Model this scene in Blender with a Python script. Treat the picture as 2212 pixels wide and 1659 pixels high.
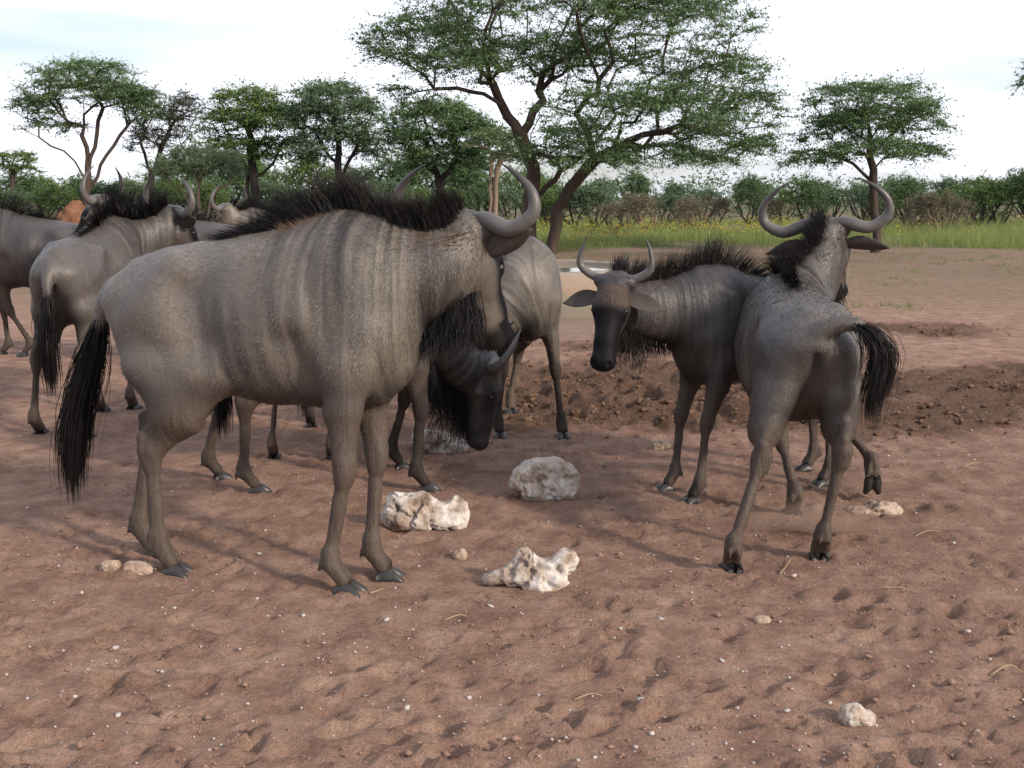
import bpy, math, random
import numpy as np
from mathutils import Vector, Matrix

for o in list(bpy.data.objects):
    bpy.data.objects.remove(o, do_unlink=True)
scene = bpy.context.scene
COL = scene.collection
R = math.radians

# ------------------------------------------------------------------ camera
# photo measured on a 2212 x 1659 copy; horizon at y = 425, camera 1.5 m up
PW, PH, FPX, HY, CH = 2212.0, 1659.0, 2450.0, 425.0, 1.5
PITCH = math.atan((PH / 2 - HY) / FPX)
cam_d = bpy.data.cameras.new('camera')
cam_d.sensor_width = 36.0
cam_d.lens = 36.0 * FPX / PW
cam_d.clip_start = 0.05
cam_d.clip_end = 3000
cam = bpy.data.objects.new('camera', cam_d)
cam.location = (0, 0, CH)
cam.rotation_euler = (math.pi / 2 - PITCH, 0, 0)
COL.objects.link(cam)
scene.camera = cam

# ------------------------------------------------------------------ light
SUN_AZ = R(52)          # to the right of straight behind the camera
SUN_EL = R(26)
sun_dir = Vector((math.sin(SUN_AZ) * math.cos(SUN_EL), -math.cos(SUN_AZ) * math.cos(SUN_EL), math.sin(SUN_EL)))
sd = bpy.data.lights.new('sun', 'SUN')
sd.energy = 3.4
sd.angle = R(5)
sd.color = (1.0, 0.86, 0.70)
sun = bpy.data.objects.new('sun', sd)
sun.rotation_euler = (-sun_dir).to_track_quat('-Z', 'Y').to_euler()
sun.location = (20, -20, 20)
COL.objects.link(sun)

world = bpy.data.worlds.new('World')
scene.world = world
world.use_nodes = True
wn, wl = world.node_tree.nodes, world.node_tree.links
wn.clear()
wo = wn.new('ShaderNodeOutputWorld')
bg = wn.new('ShaderNodeBackground')
sky = wn.new('ShaderNodeTexSky')
sky.sky_type = 'NISHITA'
sky.sun_disc = False
sky.sun_elevation = SUN_EL
sky.sun_rotation = math.atan2(sun_dir.x, sun_dir.y)
sky.dust_density = 1.5
sky.ozone_density = 1.6
# thin bright morning cloud veil over most of the sky
tc = wn.new('ShaderNodeTexCoord')
mp = wn.new('ShaderNodeMapping'); mp.inputs['Scale'].default_value = (1.2, 1.2, 9.0)
nz = wn.new('ShaderNodeTexNoise'); nz.inputs['Scale'].default_value = 1.7; nz.inputs['Detail'].default_value = 4
cr = wn.new('ShaderNodeValToRGB')
cr.color_ramp.elements[0].position = 0.33; cr.color_ramp.elements[0].color = (0.30, 0.30, 0.30, 1)
cr.color_ramp.elements[1].position = 0.55; cr.color_ramp.elements[1].color = (0.96, 0.96, 0.96, 1)
mx = wn.new('ShaderNodeMix'); mx.data_type = 'RGBA'
mx.inputs['B'].default_value = (9.0, 9.2, 10.2, 1)
wl.new(tc.outputs['Generated'], mp.inputs['Vector']); wl.new(mp.outputs['Vector'], nz.inputs['Vector'])
wl.new(nz.outputs['Fac'], cr.inputs['Fac']); wl.new(cr.outputs['Color'], mx.inputs['Factor'])
wl.new(sky.outputs['Color'], mx.inputs['A']); wl.new(mx.outputs['Result'], bg.inputs['Color'])
bg.inputs['Strength'].default_value = 0.1
wl.new(bg.outputs['Background'], wo.inputs['Surface'])

scene.view_settings.view_transform = 'Standard'
scene.view_settings.look = 'None'
scene.view_settings.gamma = 1.0
scene.view_settings.exposure = 0.50
scene.view_settings.use_curve_mapping = False

# ------------------------------------------------------------------ helpers
def pray(x, y):
    a = (x - PW / 2) / FPX; b = (PH / 2 - y) / FPX
    return np.array((a, math.cos(PITCH) + b * math.sin(PITCH), -math.sin(PITCH) + b * math.cos(PITCH)))
def gnd(x, y, z=0.0):                      # photo pixel -> point on the ground
    d = pray(x, y); t = (z - CH) / d[2]
    return np.array((d[0] * t, d[1] * t, z))
def at(x, y, Y):                           # photo pixel -> point at distance Y
    d = pray(x, y); t = Y / d[1]
    return np.array((d[0] * t, Y, CH + d[2] * t))

def nrm(v):
    v = np.asarray(v, float)
    return v / (np.linalg.norm(v, axis=-1, keepdims=True) + 1e-12)

def mesh_obj(name, verts, faces, mat, parent=None, smooth=True, loc=None):
    me = bpy.data.meshes.new(name)
    verts = np.asarray(verts, np.float32)
    if isinstance(faces, np.ndarray):
        n, k = faces.shape
        me.vertices.add(len(verts)); me.vertices.foreach_set('co', verts.ravel())
        me.loops.add(n * k); me.loops.foreach_set('vertex_index', faces.astype(np.int32).ravel())
        me.polygons.add(n)
        me.polygons.foreach_set('loop_start', np.arange(0, n * k, k, dtype=np.int32))
        me.update(calc_edges=True)
    else:
        me.from_pydata(verts.tolist(), [], [list(map(int, f)) for f in faces]); me.update()
    if smooth:
        me.polygons.foreach_set('use_smooth', np.ones(len(me.polygons), bool))
    mats = mat if isinstance(mat, (list, tuple)) else [mat]
    for m in mats: me.materials.append(m)
    o = bpy.data.objects.new(name, me)
    COL.objects.link(o)
    if parent is not None: o.parent = parent
    if loc is not None: o.location = loc
    return o

def attr_color(o, name, arr):
    a = o.data.attributes.new(name, 'FLOAT_COLOR', 'POINT')
    c = np.ones((len(arr), 4), np.float32); arr = np.asarray(arr, np.float32)
    c[:, :arr.shape[1]] = arr
    a.data.foreach_set('color', c.ravel())
def attr_vec(o, name, arr):
    a = o.data.attributes.new(name, 'FLOAT_VECTOR', 'POINT')
    a.data.foreach_set('vector', np.asarray(arr, np.float32).ravel())

def tag(o, label=None, cat=None, group=None, kind=None):
    if label: o['label'] = label
    if cat: o['category'] = cat
    if group: o['group'] = group
    if kind: o['kind'] = kind
    return o
def empty(name, loc, rz=0.0):
    e = bpy.data.objects.new(name, None); COL.objects.link(e)
    e.location = loc; e.rotation_euler = (0, 0, rz); e.empty_display_size = 0.2
    return e

# ---- numpy gradient-free value noise
def _hash(ix, iy, iz, seed):
    h = (ix * 374761393 + iy * 668265263 + iz * 2147483647 + seed * 1274126177) & 0xFFFFFFFF
    h = ((h ^ (h >> 13)) * 1274126177) & 0xFFFFFFFF
    return ((h ^ (h >> 16)) & 0xFFFF) / 65535.0
def vnoise(x, y, z=None, seed=0):
    x = np.asarray(x, float); y = np.asarray(y, float)
    z = np.zeros_like(x + y) if z is None else np.asarray(z, float)
    x, y, z = np.broadcast_arrays(x, y, z)
    ix, iy, iz = (np.floor(v).astype(np.int64) for v in (x, y, z))
    fx, fy, fz = x - ix, y - iy, z - iz
    fx, fy, fz = (v * v * (3 - 2 * v) for v in (fx, fy, fz))
    r = 0
    for a in (0, 1):
        wx = fx if a else 1 - fx
        for b in (0, 1):
            wy = fy if b else 1 - fy
            for c in (0, 1):
                wz = fz if c else 1 - fz
                r = r + wx * wy * wz * _hash(ix + a, iy + b, iz + c, seed)
    return r
def fbm(x, y, z=None, oct=4, seed=0, gain=0.5):
    r = 0; a = 1; t = 0
    for i in range(oct):
        s = 2.03 ** i
        r = r + a * vnoise(x * s, y * s, None if z is None else z * s, seed + i * 17)
        t += a; a *= gain
    return r / t

# ---- signed-distance field + surface nets: continuous organic bodies
class Field:
    def __init__(s, lo, hi, h):
        s.h = h
        s.ax = [np.arange(lo[i], hi[i] + h, h, dtype=np.float32) for i in range(3)]
        s.f = np.full([len(a) for a in s.ax], 0.5, np.float32)
    def _win(s, lo, hi):
        sl = []
        for i in range(3):
            a = max(int((lo[i] - s.ax[i][0]) / s.h), 0); b = min(int((hi[i] - s.ax[i][0]) / s.h) + 2, len(s.ax[i]))
            if b <= a: return None
            sl.append(slice(a, b))
        return tuple(sl)
    def seg(s, a, b, side, r0, r1, k=0.03, op='add'):
        """elliptic tapering capsule: r = (half width along side, half height)"""
        a = np.asarray(a, np.float32); b = np.asarray(b, np.float32)
        rm = max(max(r0), max(r1)); m = rm + k + 2.5 * s.h
        w = s._win(np.minimum(a, b) - m, np.maximum(a, b) + m)
        if w is None: return
        ab = b - a; L = float(np.linalg.norm(ab)) + 1e-9; t = ab / L
        sd_ = np.asarray(side, np.float32); sd_ = np.array((1, 0, 0.1), np.float32) if abs(float(sd_ @ t)) > 0.98 else sd_; sd_ = sd_ - t * (sd_ @ t); sd_ = sd_ / np.linalg.norm(sd_)
        up = np.cross(t, sd_)
        X = s.ax[0][w[0]][:, None, None] - a[0]; Y = s.ax[1][w[1]][None, :, None] - a[1]; Z = s.ax[2][w[2]][None, None, :] - a[2]
        al = X * t[0] + Y * t[1] + Z * t[2]
        qs = X * sd_[0] + Y * sd_[1] + Z * sd_[2]
        qu = X * up[0] + Y * up[1] + Z * up[2]
        tc_ = np.clip(al, 0, L); qa = al - tc_; tc_ /= L
        rw = r0[0] + (r1[0] - r0[0]) * tc_; rh = r0[1] + (r1[1] - r0[1]) * tc_
        ra = np.minimum(rw, rh)
        A = qs / rw; B = qu / rh; C = qa / ra
        k0 = np.sqrt(A * A + B * B + C * C); k1 = np.sqrt((A / rw) ** 2 + (B / rh) ** 2 + (C / ra) ** 2) + 1e-6
        d = k0 * (k0 - 1) / k1
        s._comb(w, d, k, op)
    def _comb(s, w, d, k, op):
        f = s.f[w]
        if op == 'add':
            hh = np.clip(0.5 + 0.5 * (f - d) / k, 0, 1)
            s.f[w] = f * (1 - hh) + d * hh - k * hh * (1 - hh)
        else:
            hh = np.clip(0.5 - 0.5 * (f + d) / k, 0, 1)
            s.f[w] = f * (1 - hh) - d * hh + k * hh * (1 - hh)
    def mesh(s, smooth=1):
        f = s.f; ins = f < 0
        n = f.shape
        cnt = np.zeros([i - 1 for i in n], np.int8)
        for a in (0, 1):
            for b in (0, 1):
                for c in (0, 1):
                    cnt += ins[a:n[0] - 1 + a, b:n[1] - 1 + b, c:n[2] - 1 + c]
        act = np.argwhere((cnt > 0) & (cnt < 8))
        idx = np.full(cnt.shape, -1, np.int32); idx[act[:, 0], act[:, 1], act[:, 2]] = np.arange(len(act))
        acc = np.zeros((len(act), 3)); num = np.zeros(len(act))
        off = [(a, b, c) for a in (0, 1) for b in (0, 1) for c in (0, 1)]
        val = {o: f[act[:, 0] + o[0], act[:, 1] + o[1], act[:, 2] + o[2]] for o in off}
        for o in off:
            for ax in range(3):
                if o[ax] == 0:
                    o2 = list(o); o2[ax] = 1; o2 = tuple(o2)
                    u, v = val[o], val[o2]; m = (u < 0) != (v < 0)
                    t = np.where(m, u / np.where(m, u - v, 1), 0)
                    p = np.tile(np.array(o, float), (len(act), 1)); p[:, ax] += t
                    acc += p * m[:, None]; num += m
        V = act + acc / num[:, None]
        V = V * s.h + np.array([a[0] for a in s.ax])
        F = []
        for ax in range(3):
            b_, c_ = [(1, 2), (2, 0), (0, 1)][ax]
            sl0 = [slice(None)] * 3; sl1 = [slice(None)] * 3
            sl0[ax] = slice(0, -1); sl1[ax] = slice(1, None)
            e0, e1 = ins[tuple(sl0)], ins[tuple(sl1)]
            for flip in (False, True):
                q = np.argwhere(e0 & ~e1 if not flip else ~e0 & e1)
                q = q[(q[:, b_] > 0) & (q[:, c_] > 0) & (q[:, b_] < n[b_] - 1) & (q[:, c_] < n[c_] - 1)]
                def g(db, dc):
                    r = q.copy(); r[:, b_] += db; r[:, c_] += dc
                    return idx[r[:, 0], r[:, 1], r[:, 2]]
                quad = np.stack([g(-1, -1), g(0, -1), g(0, 0), g(-1, 0)], 1)
                F.append(quad[:, ::-1] if flip else quad)
        F = np.concatenate(F)
        for it in range(smooth):
            for lam in (0.5, -0.45):
                S = np.zeros_like(V); c = np.zeros(len(V))
                for j in range(4):
                    a_, b2 = F[:, j], F[:, (j + 1) % 4]
                    for d_ in range(3):
                        S[:, d_] += np.bincount(a_, V[b2, d_], len(V)) + np.bincount(b2, V[a_, d_], len(V))
                    c += np.bincount(a_, minlength=len(V)) + np.bincount(b2, minlength=len(V))
                V = V + lam * (S / np.maximum(c, 1)[:, None] - V)
        return V, F
    def sample(s, p):
        q = [np.clip(((p[:, i] - s.ax[i][0]) / s.h).round().astype(int), 0, len(s.ax[i]) - 1) for i in range(3)]
        return s.f[q[0], q[1], q[2]]

# ---- tapering strands of hair / grass as thin three-sided blades
def strands(P, D, L, bend, w, seg=4, sides=3, taper=0.15):
    P = np.asarray(P, float); n = len(P); D = nrm(D)
    L = np.broadcast_to(L, (n,)).astype(float); w = np.broadcast_to(w, (n,)).astype(float)
    ref = np.where(np.abs(D[:, 2:3]) < 0.9, np.array([[0, 0, 1.0]]), np.array([[1.0, 0, 0]]))
    s1 = nrm(np.cross(D, ref)); s2 = np.cross(D, s1)
    V = np.zeros((n, seg + 1, sides, 3))
    for j in range(seg + 1):
        t = j / seg
        c = P + D * (L * t)[:, None] + bend * (L * t * t)[:, None]
        r = w * ((1 - t) ** 0.7 * (1 - taper) + taper) if j < seg else w * 0.04
        for k in range(sides):
            a = 2 * math.pi * k / sides
            V[:, j, k] = c + (s1 * math.cos(a) + s2 * math.sin(a)) * r[:, None]
    F = []
    base = (np.arange(n) * (seg + 1) * sides)[:, None]
    for j in range(seg):
        for k in range(sides):
            k2 = (k + 1) % sides
            F.append(base + np.array([[j * sides + k, j * sides + k2, (j + 1) * sides + k2, (j + 1) * sides + k]]))
    return V.reshape(-1, 3), np.concatenate(F)

def tube(pts, rad, sides=8, cap=True):
    pts = np.asarray(pts, float); n = len(pts)
    T = nrm(np.gradient(pts, axis=0))
    ref = np.array([0, 0, 1.0]) if abs(T[0][2]) < 0.9 else np.array([1.0, 0, 0])
    s = nrm(np.cross(T[0], ref)); V = []
    for i in range(n):
        s = nrm(s - T[i] * (s @ T[i])); u = np.cross(T[i], s)
        for k in range(sides):
            a = 2 * math.pi * k / sides
            V.append(pts[i] + (s * math.cos(a) + u * math.sin(a)) * rad[i])
    F = [(i * sides + k, i * sides + (k + 1) % sides, (i + 1) * sides + (k + 1) % sides, (i + 1) * sides + k)
         for i in range(n - 1) for k in range(sides)]
    if cap:
        F.append(tuple(range(sides))[::-1]); F.append(tuple((n - 1) * sides + k for k in range(sides)))
    return V, F
def spline(ctrl, n):
    c = np.asarray(ctrl, float); c = np.vstack([2 * c[0] - c[1], c, 2 * c[-1] - c[-2]])
    out = []; m = len(c) - 3
    for i in range(n):
        u = i / (n - 1) * m; j = min(int(u), m - 1); t = u - j
        p0, p1, p2, p3 = c[j:j + 4]
        out.append(0.5 * (2 * p1 + (p2 - p0) * t + (2 * p0 - 5 * p1 + 4 * p2 - p3) * t * t + (3 * p1 - p0 - 3 * p2 + p3) * t ** 3))
    return np.array(out)

# ------------------------------------------------------------------ materials
def new_mat(name):
    m = bpy.data.materials.new(name); m.use_nodes = True
    nt = m.node_tree; b = nt.nodes['Principled BSDF']
    return m, nt, b
def N(nt, t, **kw):
    n = nt.nodes.new(t)
    for k, v in kw.items():
        if k.startswith('i_'): n.inputs[k[2:].replace('_', ' ')].default_value = v
        else: setattr(n, k, v)
    return n
def ramp(nt, src, stops):
    r = N(nt, 'ShaderNodeValToRGB'); e = r.color_ramp.elements
    while len(e) < len(stops): e.new(0.5)
    for i, (p, c) in enumerate(stops):
        e[i].position = p; e[i].color = (*c, 1) if len(c) == 3 else c
    nt.links.new(src, r.inputs['Fac']); return r.outputs['Color']
def mix(nt, fac, a, b, blend='MIX'):
    m = N(nt, 'ShaderNodeMix', data_type='RGBA', blend_type=blend)
    for sock, v in (('Factor', fac), ('A', a), ('B', b)):
        if hasattr(v, 'links') or hasattr(v, 'is_linked'): nt.links.new(v, m.inputs[sock])
        elif sock == 'Factor': m.inputs[sock].default_value = v
        else: m.inputs[sock].default_value = (*v, 1)
    return m.outputs['Result']
def math_n(nt, op, a, b=None, clamp=False):
    m = N(nt, 'ShaderNodeMath', operation=op, use_clamp=clamp)
    for i, v in enumerate((a, b)):
        if v is None: continue
        if hasattr(v, 'is_linked'): nt.links.new(v, m.inputs[i])
        else: m.inputs[i].default_value = v
    return m.outputs[0]
def noise(nt, vec, scale, detail=4, rough=0.55, dist=0.0):
    n = N(nt, 'ShaderNodeTexNoise'); n.inputs['Scale'].default_value = scale
    n.inputs['Detail'].default_value = detail; n.inputs['Roughness'].default_value = rough
    n.inputs['Distortion'].default_value = dist
    if vec is not None: nt.links.new(vec, n.inputs['Vector'])
    return n.outputs['Fac']
def bump(nt, h, strength, dist, normal=None):
    b = N(nt, 'ShaderNodeBump'); b.inputs['Strength'].default_value = strength; b.inputs['Distance'].default_value = dist
    nt.links.new(h, b.inputs['Height'])
    if normal is not None: nt.links.new(normal, b.inputs['Normal'])
    return b.outputs['Normal']
def attr(nt, name):
    return N(nt, 'ShaderNodeAttribute', attribute_name=name)
def scaled(nt, vec, s):
    m = N(nt, 'ShaderNodeVectorMath', operation='MULTIPLY'); nt.links.new(vec, m.inputs[0]); m.inputs[1].default_value = s
    return m.outputs[0]
def objco(nt):
    return N(nt, 'ShaderNodeTexCoord').outputs['Object']

def coat_mat(name, light, dark, brown):
    m, nt, b = new_mat(name)
    rest = attr(nt, 'rest').outputs['Vector']
    msk = attr(nt, 'mask'); sep = N(nt, 'ShaderNodeSeparateColor'); nt.links.new(msk.outputs['Color'], sep.inputs[0])
    st, bl, lg = sep.outputs[0], sep.outputs[1], sep.outputs[2]
    big = noise(nt, scaled(nt, rest, (5, 3, 3)), 1.0, 5, 0.65)
    bm = N(nt, 'ShaderNodeMapRange'); bm.inputs['From Min'].default_value = 0.3; bm.inputs['From Max'].default_value = 0.7; nt.links.new(big, bm.inputs['Value'])
    base = mix(nt, bm.outputs[0], (light[0] * 0.70, light[1] * 0.70, light[2] * 0.76), (light[0] * 1.22, light[1] * 1.18, light[2] * 1.08))
    # brindled vertical stripes
    s1 = noise(nt, scaled(nt, rest, (13, 0.9, 0.8)), 1.0, 4, 0.6, 0.35)
    s2 = noise(nt, scaled(nt, rest, (55, 2.5, 2.0)), 1.0, 3, 0.6, 0.3)
    sx = math_n(nt, 'ADD', math_n(nt, 'MULTIPLY', s1, 0.62), math_n(nt, 'MULTIPLY', s2, 0.38))
    sm = N(nt, 'ShaderNodeMapRange'); sm.inputs['From Min'].default_value = 0.41; sm.inputs['From Max'].default_value = 0.63
    nt.links.new(sx, sm.inputs['Value'])
    stripe = math_n(nt, 'MULTIPLY', sm.outputs[0], st)
    c1 = mix(nt, math_n(nt, 'MULTIPLY', stripe, 0.92, True), base, dark)
    c2 = mix(nt, lg, c1, brown)
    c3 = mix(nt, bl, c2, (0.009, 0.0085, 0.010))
    # short-hair grain following the lie of the coat
    g1 = noise(nt, scaled(nt, rest, (70, 95, 95)), 1.0, 5, 0.7)
    g2 = noise(nt, scaled(nt, objco(nt), (260, 260, 190)), 1.0, 3, 0.7)
    gr = math_n(nt, 'ADD', math_n(nt, 'MULTIPLY', g1, 0.5), math_n(nt, 'MULTIPLY', g2, 0.5))
    gv = N(nt, 'ShaderNodeMapRange'); gv.inputs['From Min'].default_value = 0.3; gv.inputs['From Max'].default_value = 0.7
    gv.inputs['To Min'].default_value = 0.60; gv.inputs['To Max'].default_value = 1.42
    nt.links.new(gr, gv.inputs['Value'])
    cc = N(nt, 'ShaderNodeCombineColor')
    for i in range(3): nt.links.new(gv.outputs[0], cc.inputs[i])
    c4 = mix(nt, 1.0, c3, cc.outputs[0], 'MULTIPLY')
    nt.links.new(c4, b.inputs['Base Color'])
    b.inputs['Roughness'].default_value = 0.46
    sp_ = N(nt, 'ShaderNodeMapRange'); nt.links.new(bl, sp_.inputs['Value']); sp_.inputs['To Min'].default_value = 0.5; sp_.inputs['To Max'].default_value = 0.06; nt.links.new(math_n(nt, 'MULTIPLY', sp_.outputs[0], math_n(nt, 'SUBTRACT', 1.0, math_n(nt, 'MULTIPLY', lg, 0.62))), b.inputs['Specular IOR Level'])
    nt.links.new(math_n(nt, 'ADD', math_n(nt, 'MULTIPLY', lg, 0.16), math_n(nt, 'ADD', math_n(nt, 'MULTIPLY', big, 0.16), 0.38)), b.inputs['Roughness'])
    b.inputs['Sheen Weight'].default_value = 0.0
    b.inputs['Sheen Roughness'].default_value = 0.4
    n1 = bump(nt, sx, 0.35, 0.02)
    n2 = bump(nt, gr, 0.45, 0.006, n1)
    lgv = noise(nt, scaled(nt, objco(nt), (42, 42, 7)), 1.0, 3, 0.6)
    n3 = bump(nt, math_n(nt, 'MULTIPLY', lgv, lg), 0.5, 0.022, n2)
    nt.links.new(n3, b.inputs['Normal'])
    return m

M = {}
M['coat'] = coat_mat('coat_grey', (0.128, 0.113, 0.099), (0.012, 0.010, 0.010), (0.062, 0.044, 0.034))
M['coat_mid'] = coat_mat('coat_grey_slate', (0.076, 0.067, 0.062), (0.010, 0.009, 0.009), (0.066, 0.047, 0.037))
M['coat_dark'] = coat_mat('coat_slate', (0.056, 0.050, 0.050), (0.009, 0.008, 0.009), (0.056, 0.041, 0.033))
def simple(name, col, rough=0.6, spec=0.3, nscale=40, var=0.3, bmp=0.2, bd=0.004, stretch=(1, 1, 1)):
    m, nt, b = new_mat(name)
    v = scaled(nt, objco(nt), stretch)
    n = noise(nt, v, nscale, 4)
    c = mix(nt, n, tuple(x * (1 - var) for x in col), tuple(x * (1 + var) for x in col))
    nt.links.new(c, b.inputs['Base Color'])
    b.inputs['Roughness'].default_value = rough; b.inputs['Specular IOR Level'].default_value = spec
    if bmp: nt.links.new(bump(nt, n, bmp, bd), b.inputs['Normal'])
    return m
M['hair'] = simple('black_hair', (0.0090, 0.0082, 0.0088), 0.48, 0.20, 22, 0.7, 0)
M['hair_brown'] = simple('brown_hair', (0.105, 0.066, 0.042), 0.6, 0.15, 30, 0.4, 0)
M['hoof'] = simple('hoof_horn', (0.030, 0.028, 0.029), 0.40, 0.4, 60, 0.5, 0.3, 0.002)
M['eye'] = simple('eye_dark', (0.01, 0.007, 0.006), 0.08, 0.6, 10, 0.1, 0)
M['ear'] = simple('ear_skin', (0.062, 0.052, 0.048), 0.65, 0.2, 50, 0.4, 0.2)
def horn_mat():
    m, nt, b = new_mat('horn_grey')
    co = attr(nt, 'rest').outputs['Vector']
    n = noise(nt, scaled(nt, co, (9, 70, 70)), 1.0, 4)
    sep = N(nt, 'ShaderNodeSeparateXYZ'); nt.links.new(co, sep.inputs[0])
    tcol = ramp(nt, sep.outputs[0], [(0.0, (0.022, 0.020, 0.021)), (0.10, (0.06, 0.056, 0.056)), (0.28, (0.125, 0.118, 0.115)), (0.62, (0.095, 0.088, 0.086)), (1.0, (0.025, 0.022, 0.022))])
    c = mix(nt, n, tcol, (0.06, 0.052, 0.05)); c = mix(nt, 0.55, c, tcol)
    nt.links.new(c, b.inputs['Base Color'])
    b.inputs['Roughness'].default_value = 0.42; b.inputs['Specular IOR Level'].default_value = 0.4
    nt.links.new(bump(nt, n, 0.35, 0.004), b.inputs['Normal'])
    return m
M['horn'] = horn_mat()

# ------------------------------------------------------------------ wildebeest
TORSO = [  # x, top z, bottom z, half width
    (-0.90, 1.175, 0.985, 0.100), (-0.80, 1.245, 0.870, 0.165), (-0.68, 1.282, 0.780, 0.205), (-0.52, 1.300, 0.705, 0.238),
    (-0.34, 1.325, 0.675, 0.262), (-0.16, 1.368, 0.670, 0.258), (-0.01, 1.400, 0.685, 0.222), (0.035, 1.392, 0.710, 0.190),
    (0.075, 1.350, 0.770, 0.145)]

def smooth01(a, b, x):
    t = np.clip((x - a) / (b - a), 0, 1); return t * t * (3 - 2 * t)

LONG = 1.09
def warp0(v):                      # lengthen the barrel behind the shoulder
    v = np.array(v, float); m = v[..., 0] < -0.1
    v[..., 0] = np.where(m, -0.1 + (v[..., 0] + 0.1) * LONG, v[..., 0]); return v
def unwarp(v):
    v = np.array(v, float); m = v[..., 0] < -0.1
    v[..., 0] = np.where(m, -0.1 + (v[..., 0] + 0.1) / LONG, v[..., 0]); return v

def two_bone(A, B, l1, l2, pole, slack):
    d = np.linalg.norm(B - A); tot = l1 + l2
    if tot < d * slack or tot < d * 1.16: 
        s = d * slack / tot; l1 *= s; l2 *= s
    u = (B - A) / d
    a = (l1 * l1 - l2 * l2 + d * d) / (2 * d); h = math.sqrt(max(l1 * l1 - a * a, 0))
    p = pole - u * (pole @ u); p = p / np.linalg.norm(p)
    return A + u * a + p * h

def wildebeest(label, pos, yaw, sc, poll, face, feet=None, normal=None, tail=None, vox=0.012, coat='coat', horn=(0.31, 0.24),
               mane=(0.2, 1.0), flop=0.0, hair_n=1.0, seed=1, young=False, ear_dir=(1.0, -0.1, -0.25), group=None, lift=(), flop_back=0.0,
               tail_hair=1.0, tail_spread=1.0, beard=1.0, drop=0.0, pitch=0.0, wide=1.0, fur=0, face_black=1.0, beard_len=1.0, mane_n=1.0, hk_=1.12):
    rng = np.random.default_rng(seed)
    cy, sy = math.cos(yaw), math.sin(yaw)
    pos = np.array([pos[0], pos[1], -drop])
    RM = np.array(Matrix.Rotation(yaw, 3, 'Z') @ Matrix.Rotation(pitch, 3, 'Y'))
    def loc(p): return RM.T @ (np.asarray(p, float) - pos) / sc
    def ldir(v): return nrm(RM.T @ np.asarray(v, float))
    warp = lambda v: warp0(v) * np.array((1, wide, 1))
    root = empty('wildebeest', pos, yaw)
    root.rotation_euler = (0, pitch, yaw)
    tag(root, label, 'wildebeest', group); lift_f = set()
    feet = feet or {}
    dflt = {'FL': (0.09, 0.12), 'FR': (0.07, -0.12), 'HL': (-0.74, 0.13), 'HR': (-0.77, -0.13)}
    ft = {}
    for k in dflt:
        if k in feet and feet[k] is not None:
            p = np.asarray(feet[k], float)
            if len(p) == 2: p = np.array((p[0], p[1], 0))
            ft[k] = unwarp(loc(p)); ft[k][1] /= wide
            if p[2] > 0.04: lift_f.add(k)
        else: ft[k] = np.array((*dflt[k], drop / sc))
    # --- head frame
    P = loc(poll); P[1] /= wide; f = ldir(face); g0 = drop / sc
    if normal is None:
        n = np.array((0.8, 0, 0.6)) if abs(f[2]) < 0.97 else np.array((1.0, 0, 0.2))
        n = np.array((f[0], f[1], 0)) if abs(f[2]) < 0.97 else n
        n = nrm(n) * 0.9 + np.array((0, 0, 0.6))
    else: n = ldir(normal)
    n = nrm(n - f * (n @ f)); s = np.cross(n, f)
    # --- neck
    B0 = np.array((-0.03, 0, 1.14)); arrive = nrm(n * 0.85 - f * 0.2)
    Eh = P + (f * 0.055 - n * 0.080) * hk_
    dist = np.linalg.norm(Eh - B0)
    c1 = B0 + nrm(np.array((1.0, 0, 0.12)) + 0.7 * (Eh - B0) / dist) * 0.30 * dist; c2 = Eh - arrive * 0.33 * dist
    ts = np.linspace(0, 1, 9)[:, None]
    NC = (1 - ts) ** 3 * B0 + 3 * (1 - ts) ** 2 * ts * c1 + 3 * (1 - ts) * ts ** 2 * c2 + ts ** 3 * Eh
    NT = nrm(np.gradient(NC, axis=0))
    dors0 = np.array((-0.15, 0, 1.0)); dors1 = nrm(-f * 0.9 + n * 0.15)
    NU = []
    for i in range(9):
        t = i / 8; d = dors0 * (1 - t) + dors1 * t; d = d - NT[i] * (d @ NT[i]); NU.append(nrm(d))
    NU = np.array(NU); NS = np.cross(NU, NT)
    nw = np.interp(np.linspace(0, 1, 9), [0, 0.3, 0.65, 1], [0.165, 0.128, 0.100, 0.082])
    nh = np.interp(np.linspace(0, 1, 9), [0, 0.3, 0.65, 1], [0.240, 0.190, 0.145, 0.112])
    # --- legs
    bones = []
    legs = {}
    for side, yy in (('L', 1), ('R', -1)):
        h = ft['F' + side]; el = np.array((-0.015, yy * 0.135, 0.84)); el[1] = el[1] * 0.75 + h[1] * 0.25 * 1.0 if abs(h[1]) < 0.45 else el[1]
        lifted = 'F' + side in lift_f
        fet = h + np.array((-0.075, 0, 0.125)) if not lifted else h + np.array((0.03, 0, 0.12))
        kn = two_bone(el, fet, 0.385, 0.33, np.array((1.0, 0, 0.1)), 1.006)
        legs['F' + side] = (el, kn, fet, h)
        h = ft['H' + side]; st = np.array((-0.54, yy * 0.150, 0.80)); st[0] += np.clip((h[0] + 0.75) * 0.3, -0.1, 0.15)
        fet = h + np.array((-0.075, 0, 0.125))
        hk = two_bone(st, fet, 0.43, 0.385, np.array((-1.0, 0, 0.0)), 1.07)
        legs['H' + side] = (st, hk, fet, h)
    # --- field bounds
    allp = np.vstack([NC, P + f * 0.55, P - f * 0.1, [(-1.05, -0.3, 0), (0.35, 0.3, 1.45)]] + [np.array(v) for v in legs.values()])
    lo = allp.min(0) - 0.14; hi = allp.max(0) + 0.14; lo[2] = min(lo[2], -0.02)
    F = Field(lo, hi, vox / sc)
    Y = np.array((0, 1.0, 0))
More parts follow.
